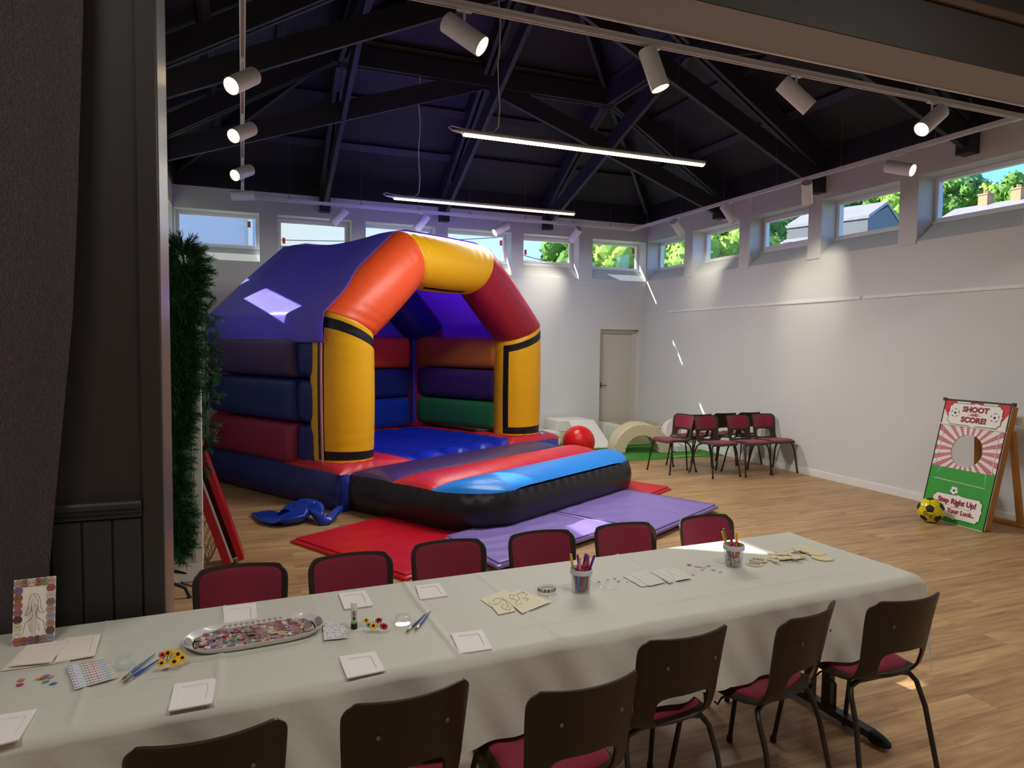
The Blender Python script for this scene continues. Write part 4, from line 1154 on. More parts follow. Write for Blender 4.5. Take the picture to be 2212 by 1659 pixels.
mb = MB(); mb.prism([(0, 0), (.1, 0), (0, .15)], 0, .003); 
mb.v = [tuple(PF(wfr/2, 0, 0)+ny*(v[0]*1.0+.002)+Vector((0, 0, v[1]))+ex*v[2]) for v in mb.v]; build('strut', mb, M_cream, pic)
nb = 0; sp = .0245
per = [(s, .012) for s in np.linspace(.012, wfr-.012, 6)]+[(s, hz-.012) for s in np.linspace(.012, wfr-.012, 6)]+[(.012, t) for t in np.linspace(.012, hz-.012, 9)[1:-1]]+[(wfr-.012, t) for t in np.linspace(.012, hz-.012, 9)[1:-1]]
Qf = Matrix((ex, ey, en)).transposed().to_4x4()
for i, (s, t) in enumerate(per):
    mb = button_mesh(.0118, 0); Q = Qf.copy(); Q.translation = PF(s, t, .001)
    mb.v = [tuple(Q @ Vector(v)) for v in mb.v]; build('button', mb, [BM[(i*5+3) % len(BM)], M_bdark], pic)
mb = MB()
def ln(pts, r_=.0006):
    mb.tube([PF(wfr/2+x*wfr*.36, hz*.5+y*hz*.4, .0008) for x, y in pts], r_, 4)
ln([(.0, .66), (-.16, .66), (-.30, .56), (-.38, .36), (-.42, .1), (-.62, -.14)]); ln([(.0, .66), (.18, .64), (.32, .52), (.40, .3), (.44, .1), (.64, -.12)]); ln([(-.62, -.14), (-.4, -.12), (-.2, .02), (-.18, .38), (-.02, .6)]); ln([(.64, -.12), (.42, -.1), (.24, .02), (.22, .36), (.02, .6)])
ln([(-.18, .35), (-.2, .1), (-.05, -.12), (.12, -.12), (.24, .1), (.22, .4)]); ln([(-.1, -.12), (-.14, -.26), (-.6, -.45), (-.7, -.8)]); ln([(.14, -.12), (.18, -.26), (.6, -.42), (.75, -.8)])
ln([(-.02, -.0), (.06, -.02), (.1, 0)]); ln([(-.12, .2), (-.05, .22)]); ln([(.08, .22), (.16, .21)]); ln([(.02, .2), (.0, .1), (.05, .09)]); ln([(-.35, -.5), (-.2, -.78)]); ln([(.3, -.5), (.35, -.8)])
build('pencil_drawing', mb, mat('pencil', '8d8882', .8), pic)

# serving tray full of buttons
tr4 = [ont(424, 1436), ont(662, 1400), ont(690, 1345), ont(430, 1377)]
tc_ = ont(546, 1388); tl_ = ont(396, 1400); tr_ = ont(697, 1350); tx = (tr_-tl_).normalized(); tx.z = 0; ty = Vector((-tx.y, tx.x, 0))
TLX = (tr_-tl_).length/2; TLY = .098
tc_ = (tl_+tr_)/2; tc_.z = TZt
def tray_out(a, k_, grow=0):
    """superellipse-octagon outline"""
    c, s = math.cos(a), math.sin(a); n_ = 3.4
    r_ = (abs(c)**n_+abs(s)**n_)**(-1/n_)
    x = r_*c; y = r_*s
    # handles taper: narrow towards ends
    return Vector((x, y))
M_tray = mat('tray_white', 'dcd8d6', .3, coat=.3)
M_heart = mat('tray_heart_grey', 'a89f86', .4)
def tray_pt(a, q, z):
    p = tray_out(a, 1); t = max(0, abs(p.x)-.80)/.2
    lx = lerp(TLX*.86, TLX, q); ly = lerp(TLY*.86, TLY, q)*(1-.38*t*t)
    v = tc_+tx*p.x*lx+ty*p.y*ly; return Vector((v.x, v.y, TZt+z))
mb = MB()
prq = [(0, .0), (.0, .003), (.25, .005), (.6, .011), (.9, .018), (1, .020), (1.02, .020), (1.02, .017), (.92, .015), (.62, .008), (.27, .001), (0, .0)]
N_ = 96
vs = []; 
for (q, z) in prq:
    for i in range(N_): vs.append(tray_pt(2*math.pi*i/N_, q, z))
fs = [(j*N_+i, j*N_+(i+1) % N_, (j+1)*N_+(i+1) % N_, (j+1)*N_+i) for j in range(len(prq)-1) for i in range(N_)]
fs.append(tuple(N_+i for i in range(N_)))
mb.add(vs, fs)
tray = build('serving_tray', mb, M_tray, smooth=True, autos=50, loc=tuple(tc_), label='white melamine tray with grey hearts on its rim, filled with loose buttons', cat='tray')
# hearts on the far rim and handles
def heart(c, ax_, ay_, sz):
    pts = []
    for i in range(20):
        t = 2*math.pi*i/20; x = 16*math.sin(t)**3; y = 13*math.cos(t)-5*math.cos(2*t)-2*math.cos(3*t)-math.cos(4*t); pts.append(c+ax_*x/17*sz+ay_*y/17*sz)
    return pts
mb = MB(); 
for i in range(17):
    s_ = -.80+1.6*i/16; a0 = tc_+tx*TLX*.84*s_+ty*TLY*.855
    up_ = (ty*.62+Vector((0, 0, .78))).normalized()
    q0 = tray_pt(math.pi/2, .35, .0105); c = Vector((a0.x, a0.y, 0))+ty*.008; c.z = TZt+.0105
    c = c+up_.cross(tx)*(-.0016)
    h = heart(c, tx, up_*1, .0064); n_ = len(h); mb.add(h, [tuple(range(n_))])
build('heart_pattern', mb, M_heart, tray)
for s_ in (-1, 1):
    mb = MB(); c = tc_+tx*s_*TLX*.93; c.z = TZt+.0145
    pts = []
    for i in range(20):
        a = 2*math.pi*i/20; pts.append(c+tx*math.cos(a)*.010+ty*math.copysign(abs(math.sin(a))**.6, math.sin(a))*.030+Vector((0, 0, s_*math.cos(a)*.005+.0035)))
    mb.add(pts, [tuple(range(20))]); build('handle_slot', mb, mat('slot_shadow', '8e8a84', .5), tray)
RB = random.Random(3)
protoB = []
for k_, r_ in enumerate((.0108, .0125, .009)):
    me = mesh('button_shape', button_mesh(r_, 0), [BM[0], M_bdark], smooth=True, autos=40); protoB.append(me)
variants = {}
def button_at(p, rot, mi_, si, lab, grp):
    key = (mi_, si)
    if key not in variants:
        me = protoB[si].copy(); me.materials[0] = BM[mi_]; variants[key] = me
    o = bpy.data.objects.new('button', variants[key]); COL.objects.link(o); o.location = p; o.rotation_euler = rot; tag(o, lab, 'button', grp); return o
CN = {0: 'brick red', 1: 'tan', 2: 'olive brown', 3: 'rust', 4: 'straw', 5: 'olive green', 6: 'taupe', 7: 'dusty pink', 8: 'chestnut', 9: 'dark brown', 10: 'beige pink', 11: 'cream', 12: 'lavender blue', 13: 'plum', 14: 'rose red', 15: 'pale shell'}
cells = []; nx, nyy = 25, 9
for layer in range(2):
    for i in range(nx):
        for j in range(nyy):
            if layer == 0 and RB.random() < .12: continue
            if layer == 1 and RB.random() < .78: continue
            x = -1+2*(i+.5+RB.uniform(-.35, .35))/nx; y = -1+2*(j+.5+RB.uniform(-.3, .3))/nyy
            if abs(x)**3+abs(y)**4 > .97: continue
            cells.append((x, y, layer))
for (x, y, layer) in cells[:230]:
    p = tc_+tx*x*TLX*.84+ty*y*TLY*.83; z = TZt+.0035+layer*.0045+RB.random()*.001
    k_ = RB.choice([0, 1, 1, 6, 6, 7, 7, 7, 8, 10, 10, 11, 12, 12, 13, 13, 14, 15, 15, 4, 5, 2, 3]) 
    button_at((p.x, p.y, z), (RB.uniform(-.22, .22), RB.uniform(-.22, .22), RB.uniform(0, 3)), k_, RB.choice([0, 0, 1, 2]), CN[k_]+' craft button lying loose in the heart-rimmed tray', 'loose craft buttons in the tray')
M_gem = [mat('gem_'+n_, c, .15, spec=.8, coat=.5) for n_, c in (('yellow', 'dcc24a'), ('blue', '5a70b0'), ('red', 'b8404a'), ('orange', 'd98850'), ('clear', 'dfe6ee'), ('green', '6ca572'), ('teal', '6aa6b8'), ('pink', 'cf8aa8'))]
GNM = ['yellow', 'blue', 'red', 'orange', 'clear', 'green', 'teal', 'pink']
def gem_mesh(r_): mb = MB(); mb.lathe([(0, 0), (r_, 0), (r_*1.05, r_*.3), (r_*.6, r_*.75), (0, r_*.8)], 8); return mb
gm = []
for g in M_gem: gm.append(mesh('gem_shape', gem_mesh(.0042), g))
for i in range(34):
    x = RB.uniform(-.85, .85); y = RB.uniform(-.85, .85); p = tc_+tx*x*TLX*.8+ty*y*TLY*.75; k_ = RB.randrange(8)
    o = bpy.data.objects.new('craft_gem', gm[k_]); COL.objects.link(o); o.location = (p.x, p.y, TZt+.0075+RB.random()*.003); o.scale = (RB.uniform(.8, 1.6),)*3
    tag(o, GNM[k_]+' plastic craft gem scattered over the buttons in the tray', 'craft gem', 'gems in the tray')

# paint brushes
def brush(p0, p1, col, lab, grp):
    a = ont(*p0, TZt+.006); b = ont(*p1, TZt+.006); d = (b-a).normalized()
    L_ = (b-a).length
    r = empty('paint_brush', (a+b)/2, lab, 'paintbrush', grp)
    mb = MB(); mb.tube([a, a+d*.012], [.0006, .0035], 8); mb.tube([a+d*.012, a+d*.022], [.0035, .003], 8); build('bristles', mb, mat('bristle', '7d5a34', .8), r, smooth=True)
    mb = MB(); mb.tube([a+d*.02, a+d*.04], [.0032, .0034], 10); build('ferrule', mb, mat('silver', 'c9ccd0', .2, metal=1), r, smooth=True)
    mb = MB(); mb.tube([a+d*.04, a+d*.07, a+d*L_*.6, b], [.0036, .0048, .0035, .0016], 10); build('handle', mb, col, r, smooth=True)
Bk = mat('brush_blue', '2448a6', .25); Bd = mat('brush_dark', '1d2b45', .25); Bl = mat('brush_grey_blue', '4a6794', .3)
brush((262, 1469), (335, 1412), Bl, 'grey-blue paintbrush between the small jar and the sunflowers', 'paintbrushes')
brush((265, 1476), (343, 1425), Bk, 'bright blue paintbrush nearer the edge, touching the sunflowers', 'paintbrushes')
brush((877, 1366), (921, 1324), Bd, 'black paintbrush right of the open glass dish', 'paintbrushes')
brush((896, 1362), (930, 1320), Bk, 'blue paintbrush right of the black one beside the glass dish', 'paintbrushes')

# glass dishes
def jar(px, r_, h, lab, base=.6):
    p = ont(*px); mb = MB()
    prof = [(0, .0), (r_*.9, 0), (r_, .006), (r_, h*.72), (r_*.9, h*.80), (r_*.93, h), (r_*.87, h), (r_*.84, h*.82), (r_*.92, h*.7), (r_*.92, .012), (0, .008)]
    mb.lathe(prof, 40, c=p, cap=False); return build('glass_jar', mb, M_jar, smooth=True, autos=60, loc=tuple(p), label=lab, cat='jar')
jar((870, 1347), .027, .030, 'open round glass dish beside the two brushes in the middle')
jar((268, 1443), .021, .034, 'small thick glass jar next to the sheet of coloured gems')

# glue stick
p = ont(765, 1357)
g = empty('glue_stick', p, 'upright glue stick, white cap, black and green base', 'glue stick')
mb = MB(); mb.lathe([(0, 0), (.0105, 0), (.0105, .018), (0, .018)], 24, c=p); build('base', mb, mat('glue_black', '17181a', .3), g, smooth=True, autos=40)
mb = MB(); mb.lathe([(0, .018), (.0100, .018), (.0100, .024), (0, .024)], 24, c=p); build('green_band', mb, mat('glue_green', '6cc02c', .4), g, smooth=True, autos=40)
mb = MB(); mb.lathe([(0, .024), (.0098, .024), (.0098, .062), (0, .062)], 24, c=p); bo = build('body', mb, mat('glue_label', 'cfcabb', .4), g, smooth=True, autos=40)
mb = MB()
for k_ in range(9): mb.box(p.x-.0055+k_*.0009, p.x-.0055+k_*.0009+.0005, p.y-.0102, p.y-.0096, p.z+.030, p.z+.042)
for k_ in range(6): mb.box(p.x-.006, p.x+.003-.002*(k_ % 2), p.y-.0102, p.y-.0096, p.z+.0455+k_*.0026, p.z+.0463+k_*.0026)
build('print', mb, mat('ink_dark', '2c2c2c', .6), bo)
mb = MB(); mb.lathe([(0, .062), (.0104, .062), (.0104, .083), (.0095, .086), (0, .086)], 24, c=p); build('cap', mb, mat('glue_cap', 'e8e4da', .35), g, smooth=True, autos=40)

# fabric flowers
def flower(c, R0, petals, col, heart_c, lab, grp, tilt):
    r = empty('artificial_flower', c, lab, 'artificial flower', grp)
    Q = Matrix.Rotation(tilt[0], 4, 'X') @ Matrix.Rotation(tilt[1], 4, 'Y')
    mb = MB()
    for ring in range(2):
        for k_ in range(petals):
            a = 2*math.pi*(k_+ring*.5)/petals; d = Vector((math.cos(a), math.sin(a), 0)); s_ = Vector((-d.y, d.x, 0)); R1 = R0*(1-.12*ring)
            pts = [d*R0*.18, d*R1*.55+s_*R0*.17+Vector((0, 0, .003)), d*R1+Vector((0, 0, .001)), d*R1*.55-s_*R0*.17+Vector((0, 0, .003))]
            pts2 = [q+Vector((0, 0, ring*.0015)) for q in pts]+[q+Vector((0, 0, ring*.0015-.0006)) for q in pts]
            mb.add([Vector(c)+(Q @ q)+Vector((0, 0, 0)) for q in pts2], [(0, 1, 2, 3), (7, 6, 5, 4), (0, 4, 5, 1), (1, 5, 6, 2), (2, 6, 7, 3), (3, 7, 4, 0)])
    build('petals', mb, col, r)
    mb = MB(); mb.lathe([(R0*.30, .001), (R0*.28, .006), (0, .008)], 12, mtx=Q, c=c, cap=False); build('centre', mb, heart_c, r, smooth=True)
My, Mo, Mr2, Mte, Mdk = mat('petal_yellow', 'f2b90f', .7), mat('petal_orange', 'e9502a', .7), mat('petal_red', 'c0112f', .7), mat('petal_teal', '6db7bd', .7), mat('flower_centre', '241a18', .8)
FL = [((363, 1408), .016, My, 'sunflower at the back left of the posy beside the tray'), ((384, 1410), .016, My, 'sunflower at the back right of the posy, touching the tray'), ((376, 1427), .018, My, 'largest sunflower of the posy, at the front'), ((350, 1430), .014, My, 'small sunflower at the left front of the posy'), ((350, 1412), .012, Mo, 'orange-red flower at the left of the sunflower posy'), ((394, 1418), .014, My, 'sunflower tucked under the tray handle'),
      ((791, 1337), .011, My, 'small yellow flower left of the red ones in the middle of the table'), ((806, 1349), .015, My, 'sunflower in the small bunch by the glass dish'), ((796, 1347), .011, Mte, 'pale blue flower behind the sunflower by the glass dish'), ((818, 1337), .013, Mr2, 'red flower at the back of the bunch by the glass dish'), ((829, 1350), .015, Mr2, 'larger red flower at the front of the bunch by the glass dish')]
for i, (px, R0, m_, lb) in enumerate(FL):
    c = ont(px[0], px[1]+4, TZt+.02); flower(c, R0, 11, m_, Mdk, lb, 'artificial flowers on the table', (.55+RB.uniform(-.2, .2), RB.uniform(-.3, .3)))
for i, (a, b) in enumerate((((352, 1432), (386, 1424)), ((797, 1356), (826, 1353)))):
    mb = MB(); p, q = ont(*a, TZt+.005), ont(*b, TZt+.005)
    for k_ in range(5): mb.tube([p.lerp(q, k_/5)+Vector((0, 0, .003)), p.lerp(q, .3+k_/7)+Vector((.004*(k_-2), .004*k_, .018))], .0014, 5)
    build('flower_stems', mb, mat('stem_green', '2f7a55', .7), label=('green stems under the sunflower posy', 'green stems under the red flowers')[i], cat='flower stems')
# red / orange small felt shapes at the far left
def star_pts(c, R0, n_=5, rot=0, inner=.45):
    return [(c[0]+(R0 if k_ % 2 == 0 else R0*inner)*math.cos(rot+math.pi*k_/n_), c[1]+(R0 if k_ % 2 == 0 else R0*inner)*math.sin(rot+math.pi*k_/n_)) for k_ in range(2*n_)]
def star(px, R0, m_, lab, grp, n_=5, rot=.3, th=.0012, z=0):
    p = ont(*px); mb = MB(); mb.prism(star_pts((p.x, p.y), R0, n_, rot), p.z+z, p.z+z+th); build('star_shape', mb, m_, label=lab, cat='craft star', group=grp)
for (px, m_, lb) in [((46, 1470), 3, 'orange'), ((43, 1480), 2, 'red'), ((92, 1466), 2, 'red'), ((100, 1461), 1, 'blue'), ((109, 1463), 7, 'pink'), ((99, 1473), 5, 'green'), ((115, 1478), 1, 'deep blue'), ((84, 1466), 0, 'yellow')]:
    star(px, .0095, M_gem[m_], lb+' glittery craft star in the little heap left of the gem sheet', 'bright craft stars at the left end', 6, RB.random(), .003, z=.0)
# sheets of stick-on gems
def gem_sheet(px4, nx_, ny_, cols_, lab, r0=.0026, fill=1.0):
    q = quad_pts(px4, TZt+.0045); mb = MB(); cen = sum(q, Vector())/4
    mb.add(q+[p+Vector((0, 0, .001)) for p in q], [(3, 2, 1, 0), (4, 5, 6, 7)]+[(i, (i+1) % 4, 4+(i+1) % 4, 4+i) for i in range(4)])
    o = build('gem_sheet', mb, mat('gem_backing', 'd8dadd', .3), loc=(cen.x, cen.y, TZt+.0045), label=lab, cat='gem sheet')
    by = {}
    for i in range(nx_):
        for j in range(ny_):
            if RB.random() > fill: continue
            s, t = (i+.5)/nx_, (j+.5)/ny_; p = q[0].lerp(q[1], s).lerp(q[3].lerp(q[2], s), t)
            by.setdefault(cols_(i, j), []).append(p)
    for k_, ps in by.items():
        mb = MB()
        for p in ps: mb.lathe([(r0, .001), (r0*.7, .0026), (0, .003)], 6, c=p, cap=False)
        build('gem_row', mb, M_gem[k_], o)
seq = [1, 4, 5, 4, 2, 2, 3, 4, 7, 6, 6, 0, 0]
gem_sheet([(162, 1490), (255, 1463), (237, 1422), (143, 1438)], 15, 9, lambda i, j: [1, 7, 4, 4, 5, 2, 2, 3, 2, 3, 7, 6, 6, 0, 0][i], 'silvery card of stick-on gems in coloured columns, near the left end')
gem_sheet([(700, 1383), (752, 1378), (742, 1342), (697, 1346)], 9, 7, lambda i, j: RB.choice([0, 5, 2, 6, 7, 5, 3]), 'half-used clear sheet of gems between the tray and the glue stick', .0022, .55)

# pen tubs
PENC = ['1f6fd0', 'c4222e', '2aa05a', '7a2f8c', '17212e', 'e0701f', 'd21f78', '5a3a20', '0f8fa0', '2d2f92', '9a1f3c', 'e6b51a', '6fbf4a', '333a44', '8a4ab0', 'f08a9a']
PM = [mat('pen_%02d' % i, c, .35) for i, c in enumerate(PENC)]
PN = ['blue', 'red', 'green', 'purple', 'black', 'orange', 'magenta', 'brown', 'teal', 'navy', 'crimson', 'yellow', 'light green', 'charcoal', 'violet', 'pink']
def tub(px, R0, h, lab):
    p = ont(*px, TZt); r = empty('plastic_tub', p, lab, 'tub', 'clear plastic tubs of pens')
    mb = MB(); mb.lathe([(0, .0015), (R0*.80, .0015), (R0*.82, 0), (R0*.84, .002), (R0*.97, h*.82), (R0*.97, h*.95), (R0*.99, h), (R0*.955, h), (R0*.945, h*.82), (R0*.82, .004), (0, .004)], 48, c=p, cap=False)
    build('tub_wall', mb, M_cplast, r, smooth=True, autos=60)
    mb = MB(); mb.lathe([(R0*.98, h*.80), (R0*1.05, h*.80), (R0*1.06, h*.86), (R0*1.04, h), (R0*1.0, h*1.01), (R0*.99, h*.86)], 48, c=p, cap=False); build('rim', mb, mat('tub_rim', 'cfd2d4', .35), r, smooth=True)
    return p
def pen(p, R0, k_, ang_, rad0, rad1, L_, m_, lab, grp, h, capm=None):
    a0 = ang_; a = Vector((math.cos(a0)*rad0, math.sin(a0)*rad0, .008)); b = Vector((math.cos(a0+math.pi*.9)*rad1*-1, math.sin(a0+math.pi*.9)*rad1*-1, 0))
    b = Vector((math.cos(k_)*rad1, math.sin(k_)*rad1, h)); d = (b-a).normalized(); b = a+d*L_
    r = empty('felt_pen', p+a, lab, 'felt pen', grp)
    mb = MB(); mb.tube([p+a, p+a+d*L_*.66], .0042, 8); build('barrel', mb, m_, r, smooth=True)
    mb = MB(); mb.tube([p+a+d*L_*.655, p+a+d*L_*.96, p+b], [.0052, .0050, .0035], 8); build('cap', mb, capm or m_, r, smooth=True)
RP = random.Random(21)
t1 = tub((1255, 1277), .040, .088, 'clear tub crammed with felt pens and red scissors, the left one')
for i in range(26):
    th = 2*math.pi*i/26+RP.uniform(-.2, .2); rr = RP.uniform(.012, .028); k_ = i % 16
    tall = i in (0, 3, 7, 11, 15, 19, 22)
    pen(t1, .04, th+RP.uniform(-.9, .9), th, rr, RP.uniform(.018, .034), (.128+RP.uniform(0, .014)) if tall else RP.uniform(.078, .09), PM[k_], '%s felt pen %s in the crammed left-hand tub' % (PN[k_], 'sticking up' if tall else 'standing'), 'pens in the left tub', .088)
def scissors(p, h, m_, lab, ry=0):
    r = empty('scissors', p+Vector((0, 0, .02)), lab, 'scissors')
    for s_ in (-1, 1):
        mb = MB(); c = p+Vector((s_*.013+ry, -.012, h+.004)); mb.tube([c+Vector((.011*math.cos(2*math.pi*k_/16), .002*math.sin(2*math.pi*k_/16), .013*math.sin(2*math.pi*k_/16))) for k_ in range(16)], .0032, 8, closed=True)
        build('finger_ring', mb, m_, r, smooth=True)
    mb = MB(); mb.bar(p+Vector((ry-.003, -.01, .02)), p+Vector((ry-.008, -.012, h-.008)), .006, .0015, up=(0, 1, 0)); mb.bar(p+Vector((ry+.003, -.01, .02)), p+Vector((ry+.008, -.012, h-.008)), .006, .0015, up=(0, 1, 0)); build('blades', mb, mat('silver', 'c9ccd0', .2, metal=1), r)
scissors(t1, .090, mat('scissor_red', 'c2202c', .3), 'red-handled scissors standing in the left pen tub')
t2 = tub((1584, 1222), .042, .092, 'clear tub half full of pens and beads, near the right end')
for i in range(11):
    th = 2*math.pi*i/11+RP.uniform(-.2, .2); k_ = [11, 10, 11, 2, 6, 8, 6, 5, 15, 4, 2][i]; tall = i in (0, 1, 2, 3)
    pen(t2, .04, th+RP.uniform(.4, 1.4), th, RP.uniform(.010, .026), .032, (.128+.01*i) if tall else RP.uniform(.075, .095), PM[k_], '%s felt pen %s in the right-hand tub with the beads' % (PN[k_], 'sticking up' if tall else 'leaning'), 'pens in the right tub', .092)
scissors(t2, .086, mat('scissor_pink', 'd8266f', .3), 'pink-handled scissors standing in the right pen tub', -.006)
mb = MB()
for i in range(260):
    a = RP.uniform(0, 6.283); rr = .034*math.sqrt(RP.random()); mb.ico((t2.x+rr*math.cos(a), t2.y+rr*math.sin(a), t2.z+.006+RP.uniform(0, .034)), .0035, 1)
build('loose_beads', mb, mat('bead_white', 'ded6cd', .5), label='small pale beads filling the bottom of the right-hand tub', cat='beads', kind='stuff', smooth=True)

# sketches, bracelet of pictures, coloured-in cards
M_paper = mat('sketch_paper', 'e6dfbe', .7); M_ink = mat('ink', '3a3934', .7)
def sheet(px4, z, lab, grp, m_=M_paper, name='sketch_card', th=.0007):
    q = quad_pts(px4, z); cen = sum(q, Vector())/4; mb = MB()
    mb.add(q+[p+Vector((0, 0, th)) for p in q], [(3, 2, 1, 0), (4, 5, 6, 7)]+[(i, (i+1) % 4, 4+(i+1) % 4, 4+i) for i in range(4)])
    return build(name, mb, m_, loc=(cen.x, cen.y, z), label=lab, cat='card', group=grp), q
def scrib(parent, q, lines, z=.0012, r_=.0006, m_=M_ink):
    mb = MB()
    for L_ in lines:
        pts = []
        for s, t in L_: pts.append(q[0].lerp(q[1], s).lerp(q[3].lerp(q[2], s), t)+Vector((0, 0, z)))
        mb.tube(pts, r_, 4)
    build('drawing', mb, m_, parent)
GS = 'yellowish cards with ink sketches'
s0, q0 = sheet([(1060, 1311), (1130, 1300), (1092, 1273), (1038, 1295)], TZt+.000, 'lowest yellowish sketch card left of the picture bracelet', GS)
s1, q1 = sheet([(1077, 1328), (1114, 1320), (1090, 1280), (1054, 1300)], TZt+.0015, 'left yellowish card with a curling ink sketch', GS)
scrib(s1, q1, [[(.2, .85), (.4, .95), (.6, .85), (.8, .6), (.75, .3), (.5, .2), (.4, .35), (.6, .5)], [(.1, .7), (.4, .6), (.7, .75)], [(.5, .15), (.75, .1), (.85, .25)]])
s2, q2 = sheet([(1128, 1325), (1191, 1300), (1122, 1273), (1085, 1290)], TZt+.003, 'right yellowish card with a branching ink sketch', GS)
scrib(s2, q2, [[(.1, .35), (.2, .55), (.45, .6), (.6, .85), (.9, .8)], [(.3, .6), (.2, .8), (.35, .95), (.5, .85), (.3, .75)], [(.55, .6), (.65, .45), (.5, .4)], [(.2, .4), (.35, .4)], [(.7, .6), (.85, .65), (.92, .9)]])
# paper band of little pictures
c = ont(1181, 1276); r_ = .033; br_ = empty('paper_band', c, 'curled paper band of tiny pictures beside the left pen tub', 'paper strip')
mb = MB()
def fb(u, v): a = 2*math.pi*u*.97+.3; return Vector((c.x+r_*math.cos(a)*1.05, c.y+r_*math.sin(a)*.85, c.z+.016*v+.001))
mb.grid(fb, 48, 1); o = build('band', mb, M_card, br_, smooth=True); o.modifiers.new('t', 'SOLIDIFY').thickness = .0006
mb = MB()
for k_ in range(15):
    for side in (1.012, ):
        a0 = 2*math.pi*.97*(k_+.15)/15+.3; a1 = 2*math.pi*.97*(k_+.85)/15+.3; rr = r_*side+.0004
        mb.add([Vector((c.x+rr*math.cos(a)*1.05, c.y+rr*math.sin(a)*.85, c.z+z)) for a, z in ((a0, .003), (a1, .003), (a1, .015), (a0, .015))], [(0, 1, 2, 3)], mi=k_ % 3)
build('tiny_pictures', mb, [mat('tiny_a', '8d7566', .6), mat('tiny_b', '5e6470', .6), mat('tiny_c', 'a58d84', .6)], br_)
for (px4, lb) in (([(1190, 1303), (1214, 1288), (1202, 1272), (1180, 1286)], 'scrap of crumpled clear film in front of the picture band'), ([(1296, 1270), (1330, 1275), (1340, 1258), (1305, 1254)], 'scrap of clear film right of the left pen tub')):
    q = quad_pts(px4, TZt+.001); mb = MB()
    def fs_(u, v, q=q): p = q[0].lerp(q[1], u).lerp(q[3].lerp(q[2], u), v); p.z += .010*abs(math.sin(u*5+v*3))*math.sin(math.pi*v)+.001; return p
    mb.grid(fs_, 14, 12); build('film_scrap', mb, M_cplast, smooth=True, label=lb, cat='film scrap')
M_pat = mat('pattern_card', 'dcdccf', .7); pn_, pl_, pb_ = nodes_of(M_pat)
vt = pn_.new('ShaderNodeTexVoronoi'); vt.feature = 'DISTANCE_TO_EDGE'; vt.inputs['Scale'].default_value = 150; tcx = pn_.new('ShaderNodeTexCoord'); pl_.new(tcx.outputs['Object'], vt.inputs['Vector'])
rp = pn_.new('ShaderNodeValToRGB'); rp.color_ramp.elements[0].color = (*hexc('9a9a90'), 1); rp.color_ramp.elements[1].position = .07; rp.color_ramp.elements[1].color = (*hexc('dfdfd2'), 1)
pl_.new(vt.outputs['Distance'], rp.inputs[0]); pl_.new(rp.outputs[0], pb_.inputs['Base Color'])
GC = 'patterned colouring cards'
for i, (q, lb) in enumerate([([(1386, 1268), (1402, 1265), (1368, 1240), (1347, 1246)], 'leftmost patterned card of the fanned row between the pen tubs'), ([(1402, 1266), (1438, 1258), (1398, 1231), (1360, 1240)], 'wide patterned card second from the left in the fanned row'), ([(1446, 1260), (1462, 1256), (1424, 1232), (1405, 1236)], 'patterned card in the middle of the fanned row'), ([(1447, 1257), (1482, 1250), (1444, 1226), (1403, 1235)], 'patterned card right of the middle in the fanned row'), ([(1460, 1255), (1494, 1249), (1462, 1227), (1440, 1230)], 'rightmost patterned card of the fanned row')]):
    sheet(q, TZt+.0012*i, lb, GC, M_pat, 'colouring_card', .0012)
# silver and pink stars
M_sil = mat('star_silver', 'b9bcc0', .3, metal=.4); M_pk = mat('star_pink', 'cf4a72', .5)
for i, (px, R0, m_, lb) in enumerate([((1489, 1220), .013, M_pk, 'larger pink craft star left of the silver ones'), ((1517, 1231), .006, M_pk, 'tiny pink craft star among the silver ones'), ((1504, 1223), .010, M_sil, 'silver craft star beside the large pink one'), ((1512, 1224), .011, M_sil, 'silver craft star in the middle of the cluster'), ((1522, 1226), .010, M_sil, 'silver craft star at the right of the cluster'), ((1530, 1222), .011, M_sil, 'silver craft star standing at the back of the cluster'), ((1541, 1231), .011, M_sil, 'silver craft star near the foot of the right tub'), ((1556, 1235), .009, M_sil, 'silver craft star in front of the right tub'), ((1497, 1241), .009, M_sil, 'pale craft star nearest the patterned cards'),
        ((1313, 1252), .006, M_sil, 'silver scrap star right of the left tub'), ((1328, 1250), .008, M_gem[0], 'yellow scrap star right of the left tub'), ((1336, 1256), .007, M_gem[1], 'blue scrap star right of the left tub'), ((1355, 1256), .006, M_sil, 'silver scrap star beside the patterned cards'), ((1294, 1257), .006, M_gem[5], 'green scrap star at the foot of the left tub')]):
    star(px, R0, m_, lb, 'craft stars in the middle of the table', 5, RB.random()*2, .0012)
